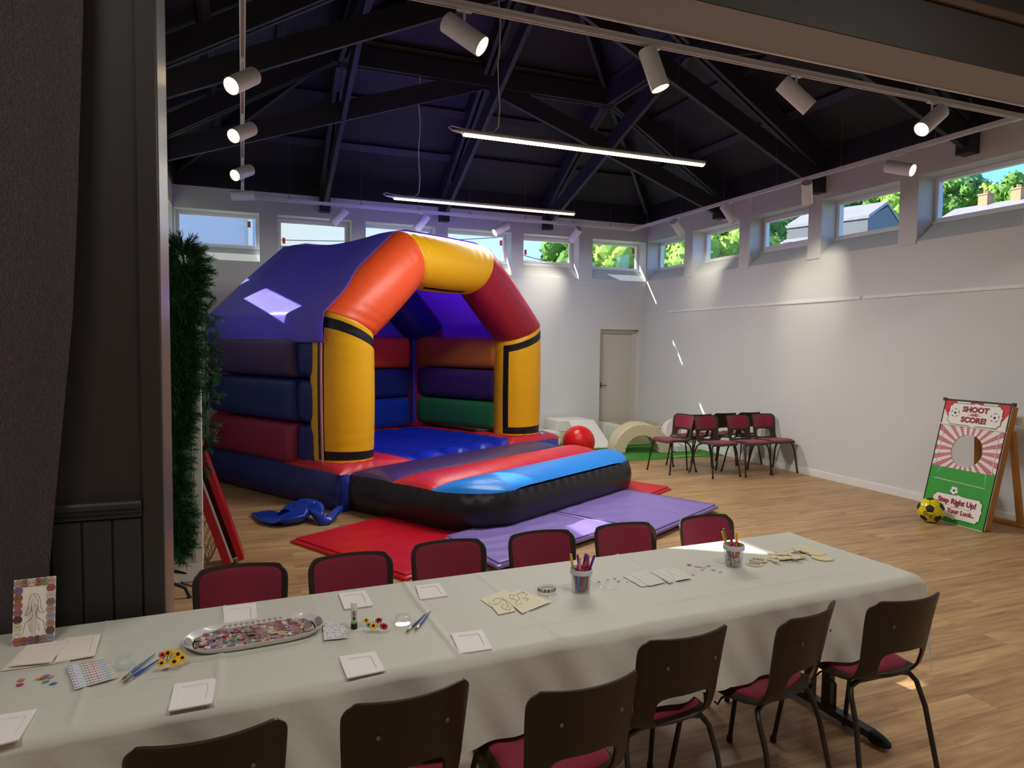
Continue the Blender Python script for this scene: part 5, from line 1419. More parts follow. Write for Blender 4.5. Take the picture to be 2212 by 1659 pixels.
# wooden discs
M_wd = mat('pale_wood', 'd8cba4', .65, bump=.2, bscale=40, bdist=.0004); M_wd2 = mat('printed_wood', 'cfc6aa', .65)
def disc(px, R0, z, m_, lab, grp='pale wooden craft discs', sx=1, tilt=0):
    p = ont(*px, TZt+z); mb = MB(); mb.lathe([(0, 0), (R0, 0), (R0, .0028), (0, .0028)], 36)
    o = build('wooden_disc', mb, m_, local=True, loc=tuple(p), label=lab, cat='wooden disc', group=grp, smooth=True, autos=40); o.rotation_euler = (tilt, tilt*.6, 0); return o
disc((1738, 1186), .052, .0, M_wd, 'large blank wooden disc at the back right of the craft table'); disc((1757, 1193), .050, .003, M_wd, 'large blank wooden disc lying on top at the right'); disc((1776, 1205), .046, .0, M_wd, 'large blank wooden disc nearest the view at the right')
for i, (px, R0, z, lb) in enumerate([((1638, 1210), .036, .0032, 'wooden disc with a snowflake print right of the tub'), ((1630, 1219), .034, 0, 'wooden disc with a fine print under the snowflake disc')]):
    o = disc(px, R0, z, M_wd2, lb); p = ont(*px, TZt+z); mb = MB()
    for k_ in range(12):
        a = math.pi*k_/6; d = Vector((math.cos(a), math.sin(a), 0)); s_ = Vector((-d.y, d.x, 0)); c3 = p+Vector((0, 0, .0031))
        mb.tube([c3, c3+d*R0*.8], .0004, 4); mb.tube([c3+d*R0*.45, c3+d*R0*.62+s_*R0*.12], .0004, 4); mb.tube([c3+d*R0*.45, c3+d*R0*.62-s_*R0*.12], .0004, 4)
    build('snowflake_print', mb, M_ink, o)
for i in range(24):
    k_ = i/24; cx_ = 1664+ (i % 12)*6.8+RB.uniform(-3, 3); cy_ = 1204-(i % 12)*.9+(-6 if i < 12 else 5)+RB.uniform(-4, 4)
    disc((cx_, cy_), RB.uniform(.014, .021), .0 if i < 8 else .003+.003*(i % 3), M_wd, 'small pale wooden cut-out in the overlapping heap near the right end', 'small wooden cut-outs in a heap', tilt=RB.uniform(-.14, .14))
# ------------------------------------------------------------------ turf and soft play in the corner
mt = mat('turf', '4f9c36', .9, vary=.35, vscale=60, bump=1, bscale=220, bdist=.01)
mb = MB(); mb.box(-2.70, -.03, -2.34, -.03, .0, .014)
turf = build('turf_rug', mb, mt, loc=(-1.4, -1.2, 0), label='bright green artificial turf rug in the corner under the soft play shapes', cat='rug')
mb = MB()
for i in range(5200):
    x = RB.uniform(-2.69, -.04); y = -2.335+2.2*RB.random()**1.6; h = RB.uniform(.008, .018); a = RB.uniform(0, 3.14); dx, dy = .002*math.cos(a), .002*math.sin(a); lx, ly = RB.uniform(-.006, .006), RB.uniform(-.006, .006)
    mb.add([(x-dx, y-dy, .013), (x+dx, y+dy, .013), (x+lx, y+ly, .014+h)], [(0, 1, 2)])
build('turf_pile', mb, mt, turf, kind='stuff')
mb = MB()
for i in range(70): x = -2.68+2.63*i/69; mb.add([(x-.012, -2.34, .012), (x+.012, -2.34, .012), (x, -2.352, .006)], [(0, 1, 2)])
build('fringe', mb, mat('turf_edge', 'c9b98c', .8), turf)
F_cream = mat('foam_cream', 'd6c7a6', .42, bump=.5, bscale=6, bdist=.012); F_white = mat('foam_white', 'e6e2da', .4, bump=.5, bscale=6, bdist=.012); F_beige = mat('foam_beige', 'cbb89a', .45, bump=.5, bscale=6, bdist=.012)
def foam(name, mb, m, lab, cat='soft play shape', parent=None, bev=.018, **k): return build(name, mb, m, parent, label=lab, cat=None if parent else cat, group=None if parent else 'soft play shapes', bevel=bev, **k)
Z0 = .016
# ball pit of four foam walls
r = empty('ball_pit', (-.5, -.55, Z0), 'square cream foam ball pit in the room corner behind the arch', 'ball pit', 'soft play shapes')
for nm, x0, x1, y0, y1, m_ in (('pit_wall', -.97, -.05, -1.08, -.92, F_cream), ('pit_wall', -.97, -.05, -.20, -.04, F_beige), ('pit_wall', -.97, -.82, -.92, -.20, F_white), ('pit_wall', -.19, -.05, -.92, -.20, F_beige)):
    mb = MB(); mb.box(x0+.002, x1-.002, y0+.002, y1-.002, Z0, .31); build(nm, mb, m_, r, bevel=.015)
mb = MB(); mb.box(-.82, -.19, -.92, -.20, Z0, .03); build('pit_floor', mb, mat('pit_floor', 'c79b5a', .5), r)
# big block, ramp, step block
mb = MB(); mb.box(-2.02, -1.38, -.55, -.06, .215, .415); foam('foam_block', mb, F_white, 'white flat-topped foam block, highest of the soft play shapes by the rear wall')
mb = MB(); mb.box(-2.02, -1.38, -.55, -.06, Z0, .212); foam('foam_block', mb, F_cream, 'cream foam block carrying the highest white block')
mb = MB(); mb.prism([(-1.24, Z0), (-.56, Z0), (-.56, .415), (-.62, .415), (-1.24, .05)], -1.84, -1.36, axis=0); foam('foam_ramp', mb, F_white, 'white foam ramp sloping to the turf right of the red ball')
mb = MB(); mb.box(-2.30, -2.03, -.72, -.28, Z0, .24); foam('foam_block', mb, F_white, 'low whitish foam step block left of the red ball')
mb = MB(); mb.box(-2.62, -2.32, -.62, -.18, Z0, .25); foam('foam_block', mb, F_beige, 'low beige foam block beside the castle\'s right column')
# arch
ac = Vector((-1.165, -1.84, Z0)); ax1 = Vector((.958, -.286, 0)); ay1 = Vector((.286, .958, 0))
ro, ri, dp = .455, .265, .46
def far_(u, v):
    # u round the section, v along the arc
    a = math.pi*v
    sec = [(ri, 0), (ro, 0), (ro, dp), (ri, dp)]
    x = (u*4) % 4; i = int(x) % 4; t = x-int(x); p = sec[i]; q = sec[(i+1) % 4]
    rr, d = lerp(p[0], q[0], t), lerp(p[1], q[1], t)
    cx2 = ((ri+ro)/2, dp/2); e = .93
    rr = cx2[0]+(rr-cx2[0])*(1 if abs(t-.5) < .49 else .97)
    rr += .004*math.sin(v*90)*(1 if rr < (ri+ro)/2 else .5)
    return ac+ax1*(-math.cos(a)*rr)+ay1*d+Vector((0, 0, math.sin(a)*rr))
mb = MB(); mb.grid(far_, 32, 72, closeu=True); n0 = 32; mb.f.append(tuple(range(n0))); mb.mi.append(0); mb.f.append(tuple(range(72*n0, 73*n0))); mb.mi.append(0)
foam('foam_arch', mb, F_cream, 'cream foam arch standing on the turf right of the red ball', smooth=True, autos=45, bev=.01)
mb = MB(); mb.lathe([(.10, 0), (.22, 0), (.23, .02), (.23, .14), (.22, .16), (.10, .16), (.09, .14), (.09, .02), (.10, 0)], 40, mtx=Matrix.Rotation(math.radians(75), 4, 'X'), cap=False); foam('foam_ring', MB().add([Vector(v)+Vector((-.34, -1.42, .245)) for v in mb.v], mb.f), F_white, 'small white foam ring propped by the ball pit behind the chairs', smooth=True, bev=0)
mb = MB(); mb.box(-.62, -.22, -1.95, -1.74, Z0, .13); foam('foam_block', mb, F_white, 'low white foam block on the turf behind the chair group')
# exercise ball
mb = MB(); c = on(1250, 951, 1, -1.93); Rb = .238
def fbz(u, v):
    a = 2*math.pi*u; b = math.pi*v; rr = Rb*(1+.0022*math.sin(v*120)*(1 if .1 < v < .9 else 0)); return Vector((c.x+rr*math.sin(b)*math.cos(a), c.y+rr*math.sin(b)*math.sin(a), .016+Rb-rr*math.cos(b)))
mb.grid(fbz, 64, 160, closeu=True); build('exercise_ball', mb, mat('ball_red', 'e01512', .35, coat=.2), smooth=True, loc=(c.x, c.y, .016), label='big red ribbed exercise ball on the turf beside the castle', cat='ball')

# ------------------------------------------------------------------ football target board
B0 = Vector((-.585, -6.055, .0)); B1 = Vector((-.62, -6.715, .0)); T0 = Vector((-.345, -6.10, 1.165))
bx_ = (B1-B0).normalized(); WB = (B1-B0).length; bt = (T0-B0); HB = bt.length; bt.normalize(); bn = bx_.cross(bt).normalized()
if bn.x > 0: bn = -bn
board = empty('target_board', B0, 'football target board leaning on a wooden prop by the right wall, reading SHOOT AND SCORE!', 'game board')
def bp_(s, t, o_=0): return B0+bx_*s+bt*t+bn*o_
hc = (WB/2, HB*.595); hr = .158
def bpoly(pts, o_, m_, name, parent=board, holes=None, **k):
    mb = MB(); mb.add([bp_(s, t, o_) for s, t in pts], [tuple(range(len(pts)))]); return build(name, mb, m_, parent, **k)
K_wood = mat('pine_wood', 'b57b3a', .5, vary=.25, vscale=8, bump=.1)
K_white = mat('print_cream', 'ece8da', .45); K_green = mat('print_green', '3aa23f', .45); K_red = mat('print_red', 'd5202c', .45); K_ink = mat('print_black', '1e1e22', .5); K_mar = mat('print_maroon', 'a3153f', .5)
K_pink = mat('print_pink', 'd8457a', .5)
kn_, kl_, kb_ = nodes_of(K_pink); tcx = kn_.new('ShaderNodeTexCoord'); mp = kn_.new('ShaderNodeMapping'); mp.inputs['Rotation'].default_value = (.4, .3, .3)
br = kn_.new('ShaderNodeTexBrick'); br.offset = 0; br.inputs['Scale'].default_value = 1; br.inputs['Brick Width'].default_value = .017; br.inputs['Row Height'].default_value = .017; br.inputs['Mortar Size'].default_value = .0035
br.inputs['Color1'].default_value = (*hexc('a01c48'), 1); br.inputs['Color2'].default_value = (*hexc('a01c48'), 1); br.inputs['Mortar'].default_value = (*hexc('e58aa8'), 1)
sep = kn_.new('ShaderNodeSeparateXYZ'); cmb = kn_.new('ShaderNodeCombineXYZ'); kl_.new(tcx.outputs['Object'], sep.inputs[0]); kl_.new(sep.outputs['Y'], cmb.inputs['X']); kl_.new(sep.outputs['Z'], cmb.inputs['Y']); kl_.new(cmb.outputs[0], br.inputs['Vector']); kl_.new(br.outputs['Color'], kb_.inputs['Base Color'])
def ring_region(rect, o_, sector, m0, m1, name, thick=False):
    x0, x1, y0, y1 = rect; N = 240; mb = MB(); angs = sorted([2*math.pi*i/N for i in range(N)]+[math.atan2(y-hc[1], x-hc[0]) % (2*math.pi) for x in (x0, x1) for y in (y0, y1)])
    def edge(a):
        c, s = math.cos(a), math.sin(a); k_ = 1e9
        if c > 1e-9: k_ = min(k_, (x1-hc[0])/c)
        if c < -1e-9: k_ = min(k_, (x0-hc[0])/c)
        if s > 1e-9: k_ = min(k_, (y1-hc[1])/s)
        if s < -1e-9: k_ = min(k_, (y0-hc[1])/s)
        return (hc[0]+c*k_, hc[1]+s*k_)
    for i, a in enumerate(angs):
        b = angs[(i+1) % len(angs)]
        if b < a: b += 2*math.pi
        if b-a < 1e-7: continue
        m_ = (a+b)/2; mi = sector(m_)
        P = [(hc[0]+hr*math.cos(a), hc[1]+hr*math.sin(a)), (hc[0]+hr*math.cos(b), hc[1]+hr*math.sin(b)), edge(b), edge(a)]
        mb.add([bp_(s, t, o_) for s, t in P], [(0, 1, 2, 3)], mi)
        if thick: 
            mb.add([bp_(s, t, o_-.012) for s, t in P], [(3, 2, 1, 0)], mi); mb.add([bp_(*P[0], o_), bp_(*P[1], o_), bp_(*P[1], o_-.012), bp_(*P[0], o_-.012)], [(0, 1, 2, 3)], mi)
            mb.add([bp_(*P[3], o_), bp_(*P[2], o_), bp_(*P[2], o_-.012), bp_(*P[3], o_-.012)], [(0, 1, 2, 3)], mi)
    return build(name, mb, [m0, m1], board)
GT = HB*.44; CTOP = HB*.795
ring_region((0, WB, .0, HB), .0, lambda a: 0, K_white, K_white, 'panel', True)
def sect(a): return 1 if int((a/(2*math.pi)*44)+.5) % 2 == 0 else 0
ring_region((.008, WB-.008, GT, CTOP), .0008, sect, K_white, K_pink, 'sunburst_print')
bpoly([(.006, .006), (WB-.006, .006), (WB-.006, GT), (.006, GT)], .0012, K_green, 'green_pitch_print')
# red and cream awning stripes at the top
def clip_poly(p, x0, x1):
    for (ax_, v, sg) in ((0, x0, 1), (0, x1, -1)):
        q = []
        for i in range(len(p)):
            a, b = p[i], p[(i+1) % len(p)]; ia = (a[0]-v)*sg >= 0; ib = (b[0]-v)*sg >= 0
            if ia: q.append(a)
            if ia != ib: t = (v-a[0])/(b[0]-a[0]); q.append((v, a[1]+t*(b[1]-a[1])))
        p = q
        if len(p) < 3: return []
    return p
mb = MB()
for k_ in range(-4, 5, 2):
    a0, a1 = math.radians((k_*10-5)*1.35), math.radians((k_*10+5)*1.35)
    y0, y1 = CTOP+.004, HB-.008; cy_ = HB*.52
    P = clip_poly([(WB/2+math.tan(a0)*(y0-cy_), y0), (WB/2+math.tan(a1)*(y0-cy_), y0), (WB/2+math.tan(a1)*(y1-cy_), y1), (WB/2+math.tan(a0)*(y1-cy_), y1)], .008, WB-.008)
    if P: mb.add([bp_(s, t, .001) for s, t in P], [tuple(range(len(P)))])
build('awning_stripes', mb, K_red, board)
def btube(pts, r_, m_, name, parent=board, o_=.003):
    mb = MB(); mb.tube([bp_(s, t, o_) for s, t in pts], r_, 6); return build(name, mb, m_, parent)
btube([(.0, CTOP), (WB, CTOP-.012)], .007, K_white, 'crossbar_print')
for x in (.055, WB-.055): btube([(x, CTOP-.02), (x-.012 if x < .3 else x+.012, GT)], .0028, K_white, 'goal_post_print')
btube([(.115, GT-.005), (.055, GT-.12), (WB-.075, GT-.135), (WB-.095, GT-.005)], .0032, K_white, 'penalty_box_line')
# net threads between the rays
mb = MB()
for i in range(1, 26):
    y = GT+(CTOP-GT)*i/26; w1 = math.sqrt(max(0, hr*hr-(y-hc[1])**2)) if abs(y-hc[1]) < hr else 0
    for a, b in (((.03, WB/2-w1), (WB/2+w1, WB-.03)) if w1 else ((.03, WB-.03),)): mb.add([bp_(a, y-.0007, .0016), bp_(b, y-.0007, .0016), bp_(b, y+.0007, .0016), bp_(a, y+.0007, .0016)], [(0, 1, 2, 3)])
build('net_print', mb, mat('net_grey', 'c8c8bb', .6), board)
def plaque(cx_, cy_, w_, h_, name):
    pts = []
    n_ = 14; 
    def side(a, b, bump):
        for i in range(n_):
            t = i/n_; s_ = a[0]+(b[0]-a[0])*t; u = a[1]+(b[1]-a[1])*t; k_ = math.exp(-((t-.5)/.06)**2)*bump
            dx, dy = b[0]-a[0], b[1]-a[1]; L_ = math.hypot(dx, dy); pts.append((s_+dy/L_*k_, u-dx/L_*k_))
    c = .028; x0, x1, y0, y1 = cx_-w_/2, cx_+w_/2, cy_-h_/2, cy_+h_/2
    def corner(px_, py_, a0):
        for i in range(7):
            a = math.radians(a0-90*i/6); pts.append((px_+c*math.cos(a), py_+c*math.sin(a)))
    side((x0+c, y0), (x1-c, y0), .012); corner(x1, y0, 180)
    side((x1, y0+c), (x1, y1-c), .014); corner(x1, y1, 270)
    side((x1-c, y1), (x0+c, y1), .012); corner(x0, y1, 0)
    side((x0, y1-c), (x0, y0+c), .014); corner(x0, y0, 90)
    o = bpoly(pts, .0035, mat('plaque_white', 'efece2', .45), name)
    mb = MB(); mb.tube([bp_(s, t, .0038) for s, t in pts], .0022, 5, closed=True); build('outline', mb, K_ink, o)
    return o
P1 = plaque(WB*.5, HB*.888, WB*.80, HB*.175, 'title_plaque')
P2 = plaque(WB*.53, HB*.135, WB*.76, HB*.185, 'lower_plaque')
QB = Matrix((bx_, bt, bn)).transposed().to_4x4()
def btext(s, cx_, cy_, size, m_, parent, off=.0012, sx=1.0, o_=.0048, arc=0):
    vs, fs = text_mesh(s, size, offset=off); mb = MB(); q = []
    for v in vs:
        q.append(bp_(cx_+v.x*sx, cy_+v.y-arc*v.x*v.x, o_))
    mb.add(q, fs); return build('lettering', mb, m_, parent)
for s_, y_, sz in (('SHOOT', .931, .070), ('SCORE!', .846, .070)):
    btext(s_, WB*.5+.002, HB*y_-.002, sz, K_ink, P1, .0036, 1.08, .0044); btext(s_, WB*.5, HB*y_, sz, K_mar, P1, .0030, 1.08, .0050)
btext('- AND -', WB*.5, HB*.889, .034, K_mar, P1, .0018, 1.05)
btext('Step Right Up!', WB*.53+.001, HB*.175-.001, .068, K_ink, P2, .0036, .98, .0044); btext('Step Right Up!', WB*.53, HB*.175, .068, K_mar, P2, .0030, .98, .0050)
btext('Your Luck..', WB*.62, HB*.10, .060, K_mar, P2, .0028, .98, .0050)
mb = MB(); mb.tube([bp_(WB*.33+WB*.42*t, HB*.137+.006*math.sin(t*12), .0048) for t in np.linspace(0, 1, 30)], .0012, 4); mb.tube([bp_(WB*.53+.02*math.cos(a), HB*.137+.008*math.sin(2*a), .0048) for a in np.linspace(0, 6.28, 24)], .0014, 4)
build('flourish', mb, K_ink, P2)
def bicon(cx_, cy_, r_, parent, o_=.0045):
    mb = MB(); N = 36
    mb.add([bp_(cx_+r_*1.04*math.cos(2*math.pi*i/N), cy_+r_*1.04*math.sin(2*math.pi*i/N), o_-.0004) for i in range(N)], [tuple(range(N))], 1)
    mb.add([bp_(cx_+r_*math.cos(2*math.pi*i/N), cy_+r_*math.sin(2*math.pi*i/N), o_) for i in range(N)], [tuple(range(N))], 0)
    mb.add([bp_(cx_+r_*.33*math.cos(.3+2*math.pi*i/5), cy_+r_*.33*math.sin(.3+2*math.pi*i/5), o_+.0004) for i in range(5)], [tuple(range(5))], 1)
    for k_ in range(5):
        a = .3+2*math.pi*k_/5; 
        mb.add([bp_(cx_+r_*q*math.cos(a+w_), cy_+r_*q*math.sin(a+w_), o_+.0004) for q, w_ in ((.72, 0), (.86, .2), (.99, .22), (.99, -.22), (.86, -.2))], [tuple(range(5))], 1)
    build('football_print', mb, [mat('print_ballwhite', 'f0f0ee', .45), K_ink], parent)
bicon(WB*.20, HB*.895, .042, P1); bicon(WB*.80, HB*.885, .042, P1); bicon(WB*.45, HB*.265, .040, board, .0022)
# edge strips, wooden frame and prop
mb = MB(); mb.bar(bp_(.003, 0, .002), bp_(.003, HB, .002), .006, .008, up=bn); mb.bar(bp_(WB-.003, 0, .002), bp_(WB-.003, HB, .002), .006, .008, up=bn); mb.bar(bp_(-.015, HB, -.004), bp_(WB+.015, HB, -.004), .016, .018, up=bn)
for s_ in (-.012, WB+.012): mb.bar(bp_(s_-.014, HB+.002, -.005), bp_(s_+.014, HB+.002, -.005), .03, .026, up=bn)
build('black_edging', mb, K_ink, board)
mb = MB()
for s_ in (.017, WB-.017): mb.bar(bp_(s_, .02, -.049), bp_(s_, HB-.012, -.049), .034, .07, up=bn)
mb.bar(bp_(.035, HB-.03, -.045), bp_(WB-.035, HB-.03, -.045), .035, .06, up=bn); mb.bar(bp_(.035, .05, -.045), bp_(WB-.035, .05, -.045), .035, .06, up=bn)
build('wooden_frame', mb, K_wood, board, bevel=.002)
pa = bp_(.06, HB*.78, -.10); pb = bp_(WB-.03, HB*.78, -.10); fa = Vector((-.075, -6.10, .02)); fb_ = Vector((-.085, -6.70, .02))
pa = bp_(.30, HB*.86, -.10); fa = Vector((-.07, -6.28, .025)); pb = bp_(WB-.02, HB*.80, -.10)
mb = MB(); mb.bar(pa, fa, .045, .045, up=bx_); build('prop_leg', mb, K_wood, board, bevel=.002)
mb = MB(); mb.bar(pb, fb_, .045, .045, up=bx_); build('prop_leg', mb, K_wood, board, bevel=.002)
mb = MB(); mb.bar(Vector((-.08, -6.12, .022)), Vector((-.095, -6.74, .022)), .06, .036); build('prop_foot', mb, K_wood, board, bevel=.002)

# yellow football
yb = on(2015, 1131, 2, 0); yc = Vector((yb.x+.01, yb.y+.015, .118)); yR = .118
yc = Vector((-.745, -6.29, yR))
phi = (1+5**.5)/2; IV = []
for a in (-1, 1):
    for b in (-phi, phi): IV += [Vector((0, a, b)).normalized(), Vector((a, b, 0)).normalized(), Vector((b, 0, a)).normalized()]
RM = Matrix.Rotation(.55, 3, 'X') @ Matrix.Rotation(.35, 3, 'Z'); IV = [RM @ v for v in IV]
import bmesh as _bm
bm = _bm.new(); _bm.ops.create_icosphere(bm, subdivisions=6, radius=1)
NB = {i: [j for j in range(12) if j != i and IV[i].dot(IV[j]) > .4] for i in range(12)}
EDG = [(i, j) for i in range(12) for j in NB[i] if i < j]
mb = MB(); mb.v = [tuple(yc+v.co*yR) for v in bm.verts]
for f_ in bm.faces:
    c_ = f_.calc_center_median().normalized(); k_ = max(range(12), key=lambda i: IV[i].dot(c_)); v = IV[k_]; tp_ = c_-v*c_.dot(v); mi = 0
    best = -1
    for j in NB[k_]:
        dj = (IV[j]-v*IV[j].dot(v)).normalized(); d2 = -dj; best = max(best, tp_.dot(d2))
    if best < .285 and c_.dot(v) > .9: mi = 1
    elif c_.dot(v) < .97:
        ks_ = sorted(range(12), key=lambda i: -IV[i].dot(c_))[:2]; n_ = IV[ks_[0]].cross(IV[ks_[1]]).normalized()
        if abs(n_.dot(c_)) < .014: mi = 1
    mb.f.append(tuple(x.index for x in f_.verts)); mb.mi.append(mi)
bm.free()
ball = build('football', mb, [mat('ball_yellow', 'e9d60e', .22, coat=.4), K_ink], smooth=True, loc=(yc.x, yc.y, 0), label='yellow and black football resting against the foot of the target board', cat='ball')
vs, fs = text_mesh('SHOT', .062, offset=.0016); fw = (Vector(CAM)-yc).normalized(); fw = (fw+Vector((0, 0, -.55))).normalized(); rt = fw.cross(Vector((0, 0, 1))).normalized()*-1; upv = fw.cross(rt)
cs, sn = math.cos(-.45), math.sin(-.45); rt2 = rt*cs+upv*sn; up2 = -rt*sn+upv*cs
mb = MB(); mb.add([yc+(fw*yR+rt2*v.x+up2*v.y).normalized()*(yR+.0008) for v in vs], fs); build('lettering', mb, K_ink, ball)
mb = MB(); mb.box(-.30, -.001, -7.9, -6.60, .975, 1.045); build('wall_shelf', mb, mat('shelf_cream', 'd9d2bd', .45), label='cream wall shelf at the right border behind the target board', cat='shelf', bevel=.004)

# ------------------------------------------------------------------ stage curtain
M_cur = mat('curtain_cloth', '4c3d42', .8, spec=.2, sheen=.2)
n_, L_, b_ = nodes_of(M_cur); tcx = n_.new('ShaderNodeTexCoord'); mp = n_.new('ShaderNodeMapping'); mp.inputs['Scale'].default_value = (26, 26, 26)
vt = n_.new('ShaderNodeTexWave'); vt.inputs['Scale'].default_value = 1.2; vt.inputs['Distortion'].default_value = 9; vt.inputs['Detail'].default_value = 1; vt.inputs['Detail Scale'].default_value = 2.5
L_.new(tcx.outputs['Object'], mp.inputs[0]); L_.new(mp.outputs[0], vt.inputs['Vector'])
rp = n_.new('ShaderNodeValToRGB'); rp.color_ramp.elements[0].color = (*hexc('3a3235'), 1); rp.color_ramp.elements[1].color = (*hexc('4b4144'), 1); L_.new(vt.outputs['Fac'], rp.inputs[0]); L_.new(rp.outputs[0], b_.inputs['Base Color'])
edge_px = [(180, 0), (172, 260), (166, 470), (156, 690), (138, 880), (118, 1090), (102, 1280), (88, 1420)]
edge = [on(x, y, 1, -8.34) for x, y in edge_px]
def curt(u, v):
    z = lerp(.06, 3.95, v)
    ex_ = edge[0].x+.01*(z-edge[0].z)*0
    for a, b in zip(edge, edge[1:]):
        if b.z <= z <= a.z: t = (z-b.z)/(a.z-b.z); ex_ = lerp(b.x, a.x, t)
    if z < edge[-1].z: ex_ = edge[-1].x
    if z > edge[0].z: ex_ = edge[0].x
    xl = -9.6; x = lerp(xl, ex_, u)
    ph = u*62; wide = sm(.86, 1, u)
    y = -8.318+.025*math.sin(ph+.5*math.sin(ph*.37+v*2))*(1-.5*wide)-.006*wide
    return (x, y, z)
mb = MB(); mb.grid(curt, 400, 40); o = build('stage_curtain', mb, M_cur, smooth=True, loc=(-8.4, -8.34, .06), label='heavy dark plum curtain hanging at the left in front of the panelled wall', cat='curtain')
mb = MB(); mb.tube([(-9.7, -8.338, 3.97), (-7.6, -8.338, 3.97)], .014, 10); build('curtain_rail', mb, M_wire, o)

# ------------------------------------------------------------------ things glimpsed past the steel jamb
M_pan = mat('panel_offwhite', 'cfccc6', .5)
r = empty('display_panel', (-7.45, -5.72, 0), 'tall off-white panel standing behind the greenery at the left', 'panel')
mb = MB(); mb.box(-7.79, -7.215, -5.74, -5.70, .0, 2.06); build('board', mb, M_pan, r)
mb = MB(); mb.box(-7.79, -7.165, -5.765, -5.74, 0, .13); build('plinth', mb, M_white, r, bevel=.004)
mb = MB(); mb.box(-7.215, -7.165, -5.76, -5.68, .13, 2.06); mb.box(-7.228, -7.218, -5.755, -5.741, .13, 2.06); build('edge_moulding', mb, M_white, r, bevel=.003)
M_pine = mat('pine_needles', '28552f', .7, vary=.5, vscale=9)
RG = random.Random(9)
def sprig(mb, c, d, L__, nn=40, nl=.05):
    c = Vector(c); d = Vector(d).normalized(); s_ = d.orthogonal().normalized(); t_ = d.cross(s_)
    mb.tube([c, c+d*L__], [.002, .001], 3)
    for k_ in range(nn):
        p = c+d*L__*(k_/nn); a = RG.uniform(0, 6.283); n2 = (d*.9+(s_*math.cos(a)+t_*math.sin(a))*.9).normalized(); w_ = n2.cross(d).normalized()*.0028
        mb.add([p-w_, p+w_, p+n2*nl*RG.uniform(.6, 1)+w_*.6, p+n2*nl*RG.uniform(.6, 1)-w_*.6], [(0, 1, 2, 3)])
def garland(path, radii, N, lab, yb_=-5.86):
    pts = [on(x, y, 1, yb_) for x, y in path]; mb = MB()
    mb.tube([Vector(p)+Vector((0, .05, 0)) for p in pts], .008, 6)
    for i in range(N):
        x = (i/N)*(len(pts)-1); k_ = min(int(x), len(pts)-2); t = x-k_; p = pts[k_].lerp(pts[k_+1], t); R0 = lerp(radii[k_], radii[k_+1], t)
        a = RG.uniform(0, 6.283); rr = RG.random()**.6*R0; d = Vector((math.cos(a), RG.uniform(-.7, .3)*.8, math.sin(a)-.25))
        q = p+Vector((math.cos(a)*rr*.6, RG.uniform(-.6, .1)*R0*.5, math.sin(a)*rr*.6)); sprig(mb, q, d, RG.uniform(.06, .12))
    return build('pine_garland', mb, M_pine, loc=tuple(pts[-1]), label=lab, cat='garland')
garland([(392, 545), (402, 585), (396, 660), (388, 720), (394, 760), (388, 830), (382, 900), (376, 960), (376, 1060), (384, 1130), (378, 1195)], [.09, .15, .12, .09, .12, .10, .07, .05, .04, .07, .04], 1150, 'long artificial pine garland hanging down the panel by the steel-edged jamb')
garland([(444, 668), (446, 730), (443, 790), (446, 860), (444, 950), (441, 1010)], [.02, .03, .022, .028, .01, .03], 60, 'thin strand of pine garland on the far side of the white panel', -5.55)
# red leaning frame with a white strip
F0 = on(497, 1230, 1, -5.52); F0.z = .0; F0.y = -5.52; F0 = Vector((-6.955, -5.52, .0)); F1 = on(400, 925, 1, -5.52)
fd = (F1-F0).normalized(); fs2 = Vector((0, 1, 0)).cross(fd).normalized()
if fs2.x < 0: fs2 = -fs2
L5 = (F1-F0).length
r = empty('red_frame', F0, 'red box frame with a white inner strip, leaning beside the pine garland', 'frame')
K_fr = mat('frame_red', 'b3121f', .3)
def fpt(s, t, d): return F0+fs2*s+fd*t+Vector((0, d, 0))
for nm, s_, w_, d0, d1, m_ in (('side_rail', -.052, .052, 0, .20, K_fr), ('side_rail', .047, .042, 0, .20, K_fr), ('back_board', 0, .055, .13, .16, mat('frame_deep_red', '7d0d18', .4)), ('white_strip', -.018, .014, .03, .05, M_white)):
    mb = MB(); mb.bar(fpt(s_, .03, (d0+d1)/2), fpt(s_, L5-.002, (d0+d1)/2), w_, d1-d0, up=(0, 1, 0)); build(nm, mb, m_, r, bevel=.003 if w_ > .02 else 0)
mb = MB(); mb.bar(fpt(-.078, L5+.014, .10), fpt(.068, L5+.014, .10), .20, .03, up=fd); build('end_rail', mb, K_fr, r, bevel=.003)
# wire lattice ornament
cN = on(447, 1160, 1, -5.38); mb = MB(); zc = .27
for fam in (1, -1):
    for k_ in range(12):
        pts = []
        for j in range(25):
            v = j/24; a = 2*math.pi*(k_/12)+fam*v*2.2; rr = .075*math.sin(math.pi*v)**.7+.006; pts.append(Vector((cN.x+rr*math.cos(a), -5.36+rr*math.sin(a), .01+.46*v)))
        mb.tube(pts, .0022, 4)
build('wire_lantern', mb, mat('straw_wire', 'b5a078', .6), label='straw-coloured woven wire lantern on the floor by the red frame', cat='lantern')
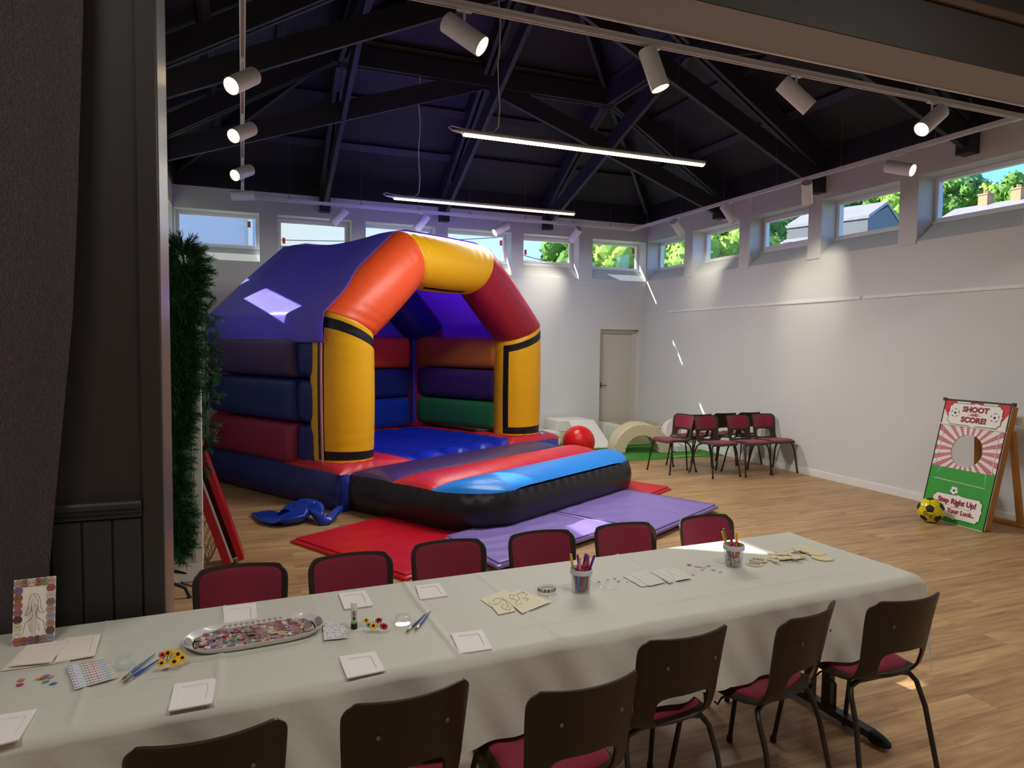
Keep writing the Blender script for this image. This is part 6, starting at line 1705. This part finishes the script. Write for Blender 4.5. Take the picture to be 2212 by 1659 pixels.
# black stand feet and cable
mb = MB()
a = on(372, 1228, 2, .05); b = on(408, 1240, 2, .05); c = on(413, 1252, 2, .0)
for (p, q, t) in (((360, 1232), (405, 1238), (412, 1250)), ((360, 1256), (400, 1270), (409, 1288))):
    A_ = on(*p, 2, .10); B_ = on(*q, 2, .06); C3 = on(*t, 2, .009); mb.tube([A_, A_.lerp(B_, .6), B_, C3], .011, 8); mb.lathe([(0, 0), (.018, 0), (.012, .012), (0, .012)], 10, c=(C3.x, C3.y, 0))
build('floor_stand', mb, M_rub, smooth=True, label='black tubular stand feet showing just right of the steel jamb', cat='stand')
mb = MB(); mb.tube([on(x, y, 2, .006) for x, y in ((383, 1252), (400, 1262), (425, 1268), (460, 1262))], .004, 6); build('power_cable', mb, M_rub, smooth=True, label='thin dark cable on the floor between the stand feet and the first far chair', cat='cable')

# ------------------------------------------------------------------ outside the windows
M_grass = mat('grass', '5f7f38', .95, vary=.3, vscale=.8)
mb = MB(); mb.box(-60, 140, .5, 140, -.4, -.3); mb.box(.5, 140, -60, .5, -.4, -.3); mb.box(-60, -9.2, -60, .5, -.4, -.3); struct('ground_outside', mb, M_grass, loc=(0, 0, -.35))
def leafmat(n__, c, d):
    m = mat(n__, c, .8, vary=.45, vscale=1.3); nn, ll, bb = nodes_of(m); bb.inputs['Subsurface Weight'].default_value = 0
    return m
LM = [leafmat('leaf_mid', '5d8a3a', 0), leafmat('leaf_light', '8aae4a', 0), leafmat('leaf_dark', '3c6b38', 0), leafmat('leaf_blueish', '4f7d55', 0)]
M_bark = mat('bark', '5a4a3c', .9, bump=.6, bscale=4, bdist=.05)
RT = random.Random(31)
def tree(px, py, dist, Rm, lab, mi=0, n_=2600, shape='round', leaf=.22):
    d = Vector(ray(px, py)); d = d/d.dot(Vector(_f)); c = Vector(CAM)+d*dist
    r = empty('tree', (c.x, c.y, -.3), lab, 'tree', 'trees outside the clerestory windows')
    mb = MB(); mb.tube([(c.x, c.y, -.35), (c.x+.2, c.y, c.z*.5), (c.x, c.y, c.z)], [Rm*.09, Rm*.06, Rm*.03], 8); build('trunk', mb, M_bark, r, smooth=True)
    mb = MB(); cl_ = []
    for k_ in range(34):
        if shape == 'cone': h = RT.random(); rr = Rm*(1-h)*.75; a = RT.uniform(0, 6.283); cl_.append((Vector((math.cos(a)*rr*RT.random(), math.sin(a)*rr*RT.random(), (h*2-1)*Rm*1.4)), Rm*.22*(1.2-h)))
        else:
            v = Vector((RT.gauss(0, 1), RT.gauss(0, 1), RT.gauss(0, .8))).normalized()*Rm*RT.uniform(.35, .82); v.z *= .85; cl_.append((v, Rm*RT.uniform(.22, .38)))
    for i in range(n_):
        cc, cr_ = RT.choice(cl_); v = Vector((RT.gauss(0, 1), RT.gauss(0, 1), RT.gauss(0, 1))).normalized(); p = c+cc+v*cr_*RT.uniform(.75, 1.05)
        a = Vector((RT.gauss(0, 1), RT.gauss(0, 1), RT.gauss(0, 1))).normalized(); nrm_ = (v+a*.7).normalized(); s_ = nrm_.orthogonal().normalized(); t_ = nrm_.cross(s_); L__ = leaf*RT.uniform(.6, 1.3)
        mb.add([p-s_*L__*.5, p+t_*L__*.3, p+s_*L__*.5, p-t_*L__*.3], [(0, 1, 2, 3)])
    for cc, cr_ in cl_: mb.ico(c+cc, cr_*.86, 2)
    build('crown', mb, LM[mi], r)
tree(1285, 555, 20, 1.55, 'mid green tree filling the left of the corner rear window', 0); tree(1345, 570, 17, 1.3, 'bright yellow-green tree in the corner rear window', 1, leaf=.18); tree(1222, 556, 22, .85, 'round green tree at the right of the fifth rear window', 0); tree(1382, 540, 26, 1.6, 'pale tree at the right of the corner rear window', 3)
tree(1442, 545, 20, 1.3, 'dark tree in the first right-hand window', 2); tree(1562, 545, 15, 1.25, 'bright green tree filling the second right-hand window', 1, leaf=.16, n_=3400); tree(1610, 520, 18, 1.2, 'green tree between the second and third right-hand windows', 0)
tree(1700, 505, 34, 2.3, 'deep green tree in the third right-hand window', 2, 3400, leaf=.3); tree(1770, 480, 40, 2.2, 'deep green tree right of the third right-hand window', 2, leaf=.3)
tree(1843, 470, 46, 1.6, 'dark spiky conifer in the fourth right-hand window', 2, 2200, 'cone', .3); tree(1905, 450, 50, 2.6, 'leafy hill tree above the grey gable', 0, 3400, leaf=.36); tree(1955, 440, 48, 2.4, 'leafy hill tree right of the grey gable', 1, 3000, leaf=.34)
tree(2045, 440, 50, 2.3, 'leafy tree at the left of the last right-hand window', 0, 3400, leaf=.34); tree(2100, 436, 52, 2.4, 'pale leafy tree in the last right-hand window, left of the chimneys', 3, 3400, leaf=.34); tree(2160, 440, 50, 2.0, 'yellowish leafy tree between the two chimneys', 1, 3000, leaf=.34); tree(2225, 415, 46, 2.3, 'green tree at the right border above the roofs', 0, 3000, leaf=.34); tree(2000, 430, 56, 2.8, 'green tree hidden mostly by the pier between the last two windows', 0, 2600, leaf=.36)
M_slate = mat('slate', '8d8b96', .6, vary=.15, vscale=2, bump=.3, bscale=6, bdist=.05); M_rend = mat('render_pale', 'd8d2ca', .8); M_brick = mat('chimney_brick', 'b58a6c', .8); M_gable = mat('gable_grey', '6d7078', .8)
def at(px, py, dist): d = Vector(ray(px, py)); d = d/d.dot(Vector(_f)); return Vector(CAM)+d*dist
def house(pl, pr, dist, dr, depth, drop_, lab, wallm=M_rend, chim=()):
    """ridge seen between pixels pl and pr at the given distances"""
    A_ = at(*pl, dist); B_ = at(*pr, dr); B_.z = A_.z if not chim else B_.z; zr = (A_.z+B_.z)/2; A_.z = B_.z = zr
    d = (B_-A_).normalized(); n_ = Vector((d.y, -d.x, 0)); 
    if n_.dot(Vector(_f)) > 0: n_ = -n_
    r = empty('house', ((A_.x+B_.x)/2, (A_.y+B_.y)/2, -.3), lab, 'house', 'houses outside')
    e0, e1 = A_+n_*depth-Vector((0, 0, drop_)), B_+n_*depth-Vector((0, 0, drop_)); b0, b1 = A_-n_*depth-Vector((0, 0, drop_)), B_-n_*depth-Vector((0, 0, drop_))
    mb = MB(); up = Vector((0, 0, .12)); mb.add([A_, B_, e1, e0, A_+up, B_+up, e1+up, e0+up], [(0, 1, 2, 3), (7, 6, 5, 4), (0, 4, 5, 1), (2, 6, 7, 3), (1, 5, 6, 2), (0, 3, 7, 4)]); mb.add([A_, B_, b1, b0, A_+up, B_+up, b1+up, b0+up], [(0, 1, 2, 3), (7, 6, 5, 4), (0, 4, 5, 1), (2, 6, 7, 3), (1, 5, 6, 2), (0, 3, 7, 4)])
    build('roof', mb, M_slate, r)
    mb = MB(); q = [p.lerp((A_+B_)/2, .03) for p in (e0, e1, b1, b0)]; g0 = A_-Vector((0, 0, .1)); g1 = B_-Vector((0, 0, .1)); lo = [Vector((p.x, p.y, -.35)) for p in q]
    mb.add(q+lo+[g0, g1], [(0, 1, 5, 4), (1, 2, 6, 5), (2, 3, 7, 6), (3, 0, 4, 7), (0, 3, 8), (1, 9, 2), (4, 5, 6, 7), (0, 8, 9, 1), (3, 2, 9, 8)]); build('wall', mb, wallm, r)
    for t in chim:
        p = A_.lerp(B_, t); mb = MB(); mb.box(p.x-.26, p.x+.26, p.y-.26, p.y+.26, p.z-.4, p.z+.6); mb.box(p.x-.3, p.x+.3, p.y-.3, p.y+.3, p.z+.6, p.z+.68); ch = build('chimney', mb, M_brick, r); mb = MB(); mb.lathe([(0, 0), (.07, 0), (.06, .2), (0, .2)], 10, c=(p.x-.1, p.y, p.z+.68)); mb.lathe([(0, 0), (.07, 0), (.06, .2), (0, .2)], 10, c=(p.x+.1, p.y, p.z+.68)); build('chimney_pot', mb, M_brick, ch)
    return r
house((1740, 466), (1917, 462), 29.5, 27, 1.7, .75, 'grey-roofed barn with a dark gable in the fourth right-hand window', M_gable)
house((2062, 462), (2260, 418), 40, 36, 2.6, 1.2, 'long pale roof with two chimneys at the foot of the last right-hand window', M_rend, (.36, .72))
house((1640, 532), (1775, 520), 26, 24, 1.6, .5, 'flat pale roof edge along the bottom of the third right-hand window')
house((1430, 548), (1500, 545), 22, 21, 1.4, .6, 'small white building glimpsed in the first right-hand window')
# neighbouring wall behind the first rear window
r = empty('neighbouring_building', (-9.5, 5.3, -.3), 'pale blue-grey rendered building with a white downpipe behind the first rear window', 'building')
mb = MB(); mb.box(-13.5, -6.45, 4, 6.6, -.35, 5.6); build('wall', mb, mat('render_blue_grey', 'c3cbe0', .8, bump=.3, bscale=5, bdist=.02), r)
mb = MB(); pz = on(541, 500, 1, 3.93); mb.tube([(pz.x, 3.93, -.3), (pz.x, 3.93, 5.6)], .05, 10); build('downpipe', mb, M_upvc, r, smooth=True)
# overhead wires
for (a, b, lb) in (((590, 518), (1400, 478), 'thin black overhead wire seen through the rear windows'), ((1120, 548), (1300, 545), 'second thin overhead wire by the round tree')):
    mb = MB(); A_, B_ = at(*a, 22), at(*b, 24); mb.tube([A_.lerp(B_, t)-Vector((0, 0, .3*math.sin(math.pi*t))) for t in np.linspace(0, 1, 16)], .012, 4); build('overhead_wire', mb, M_rub, label=lb, cat='wire')
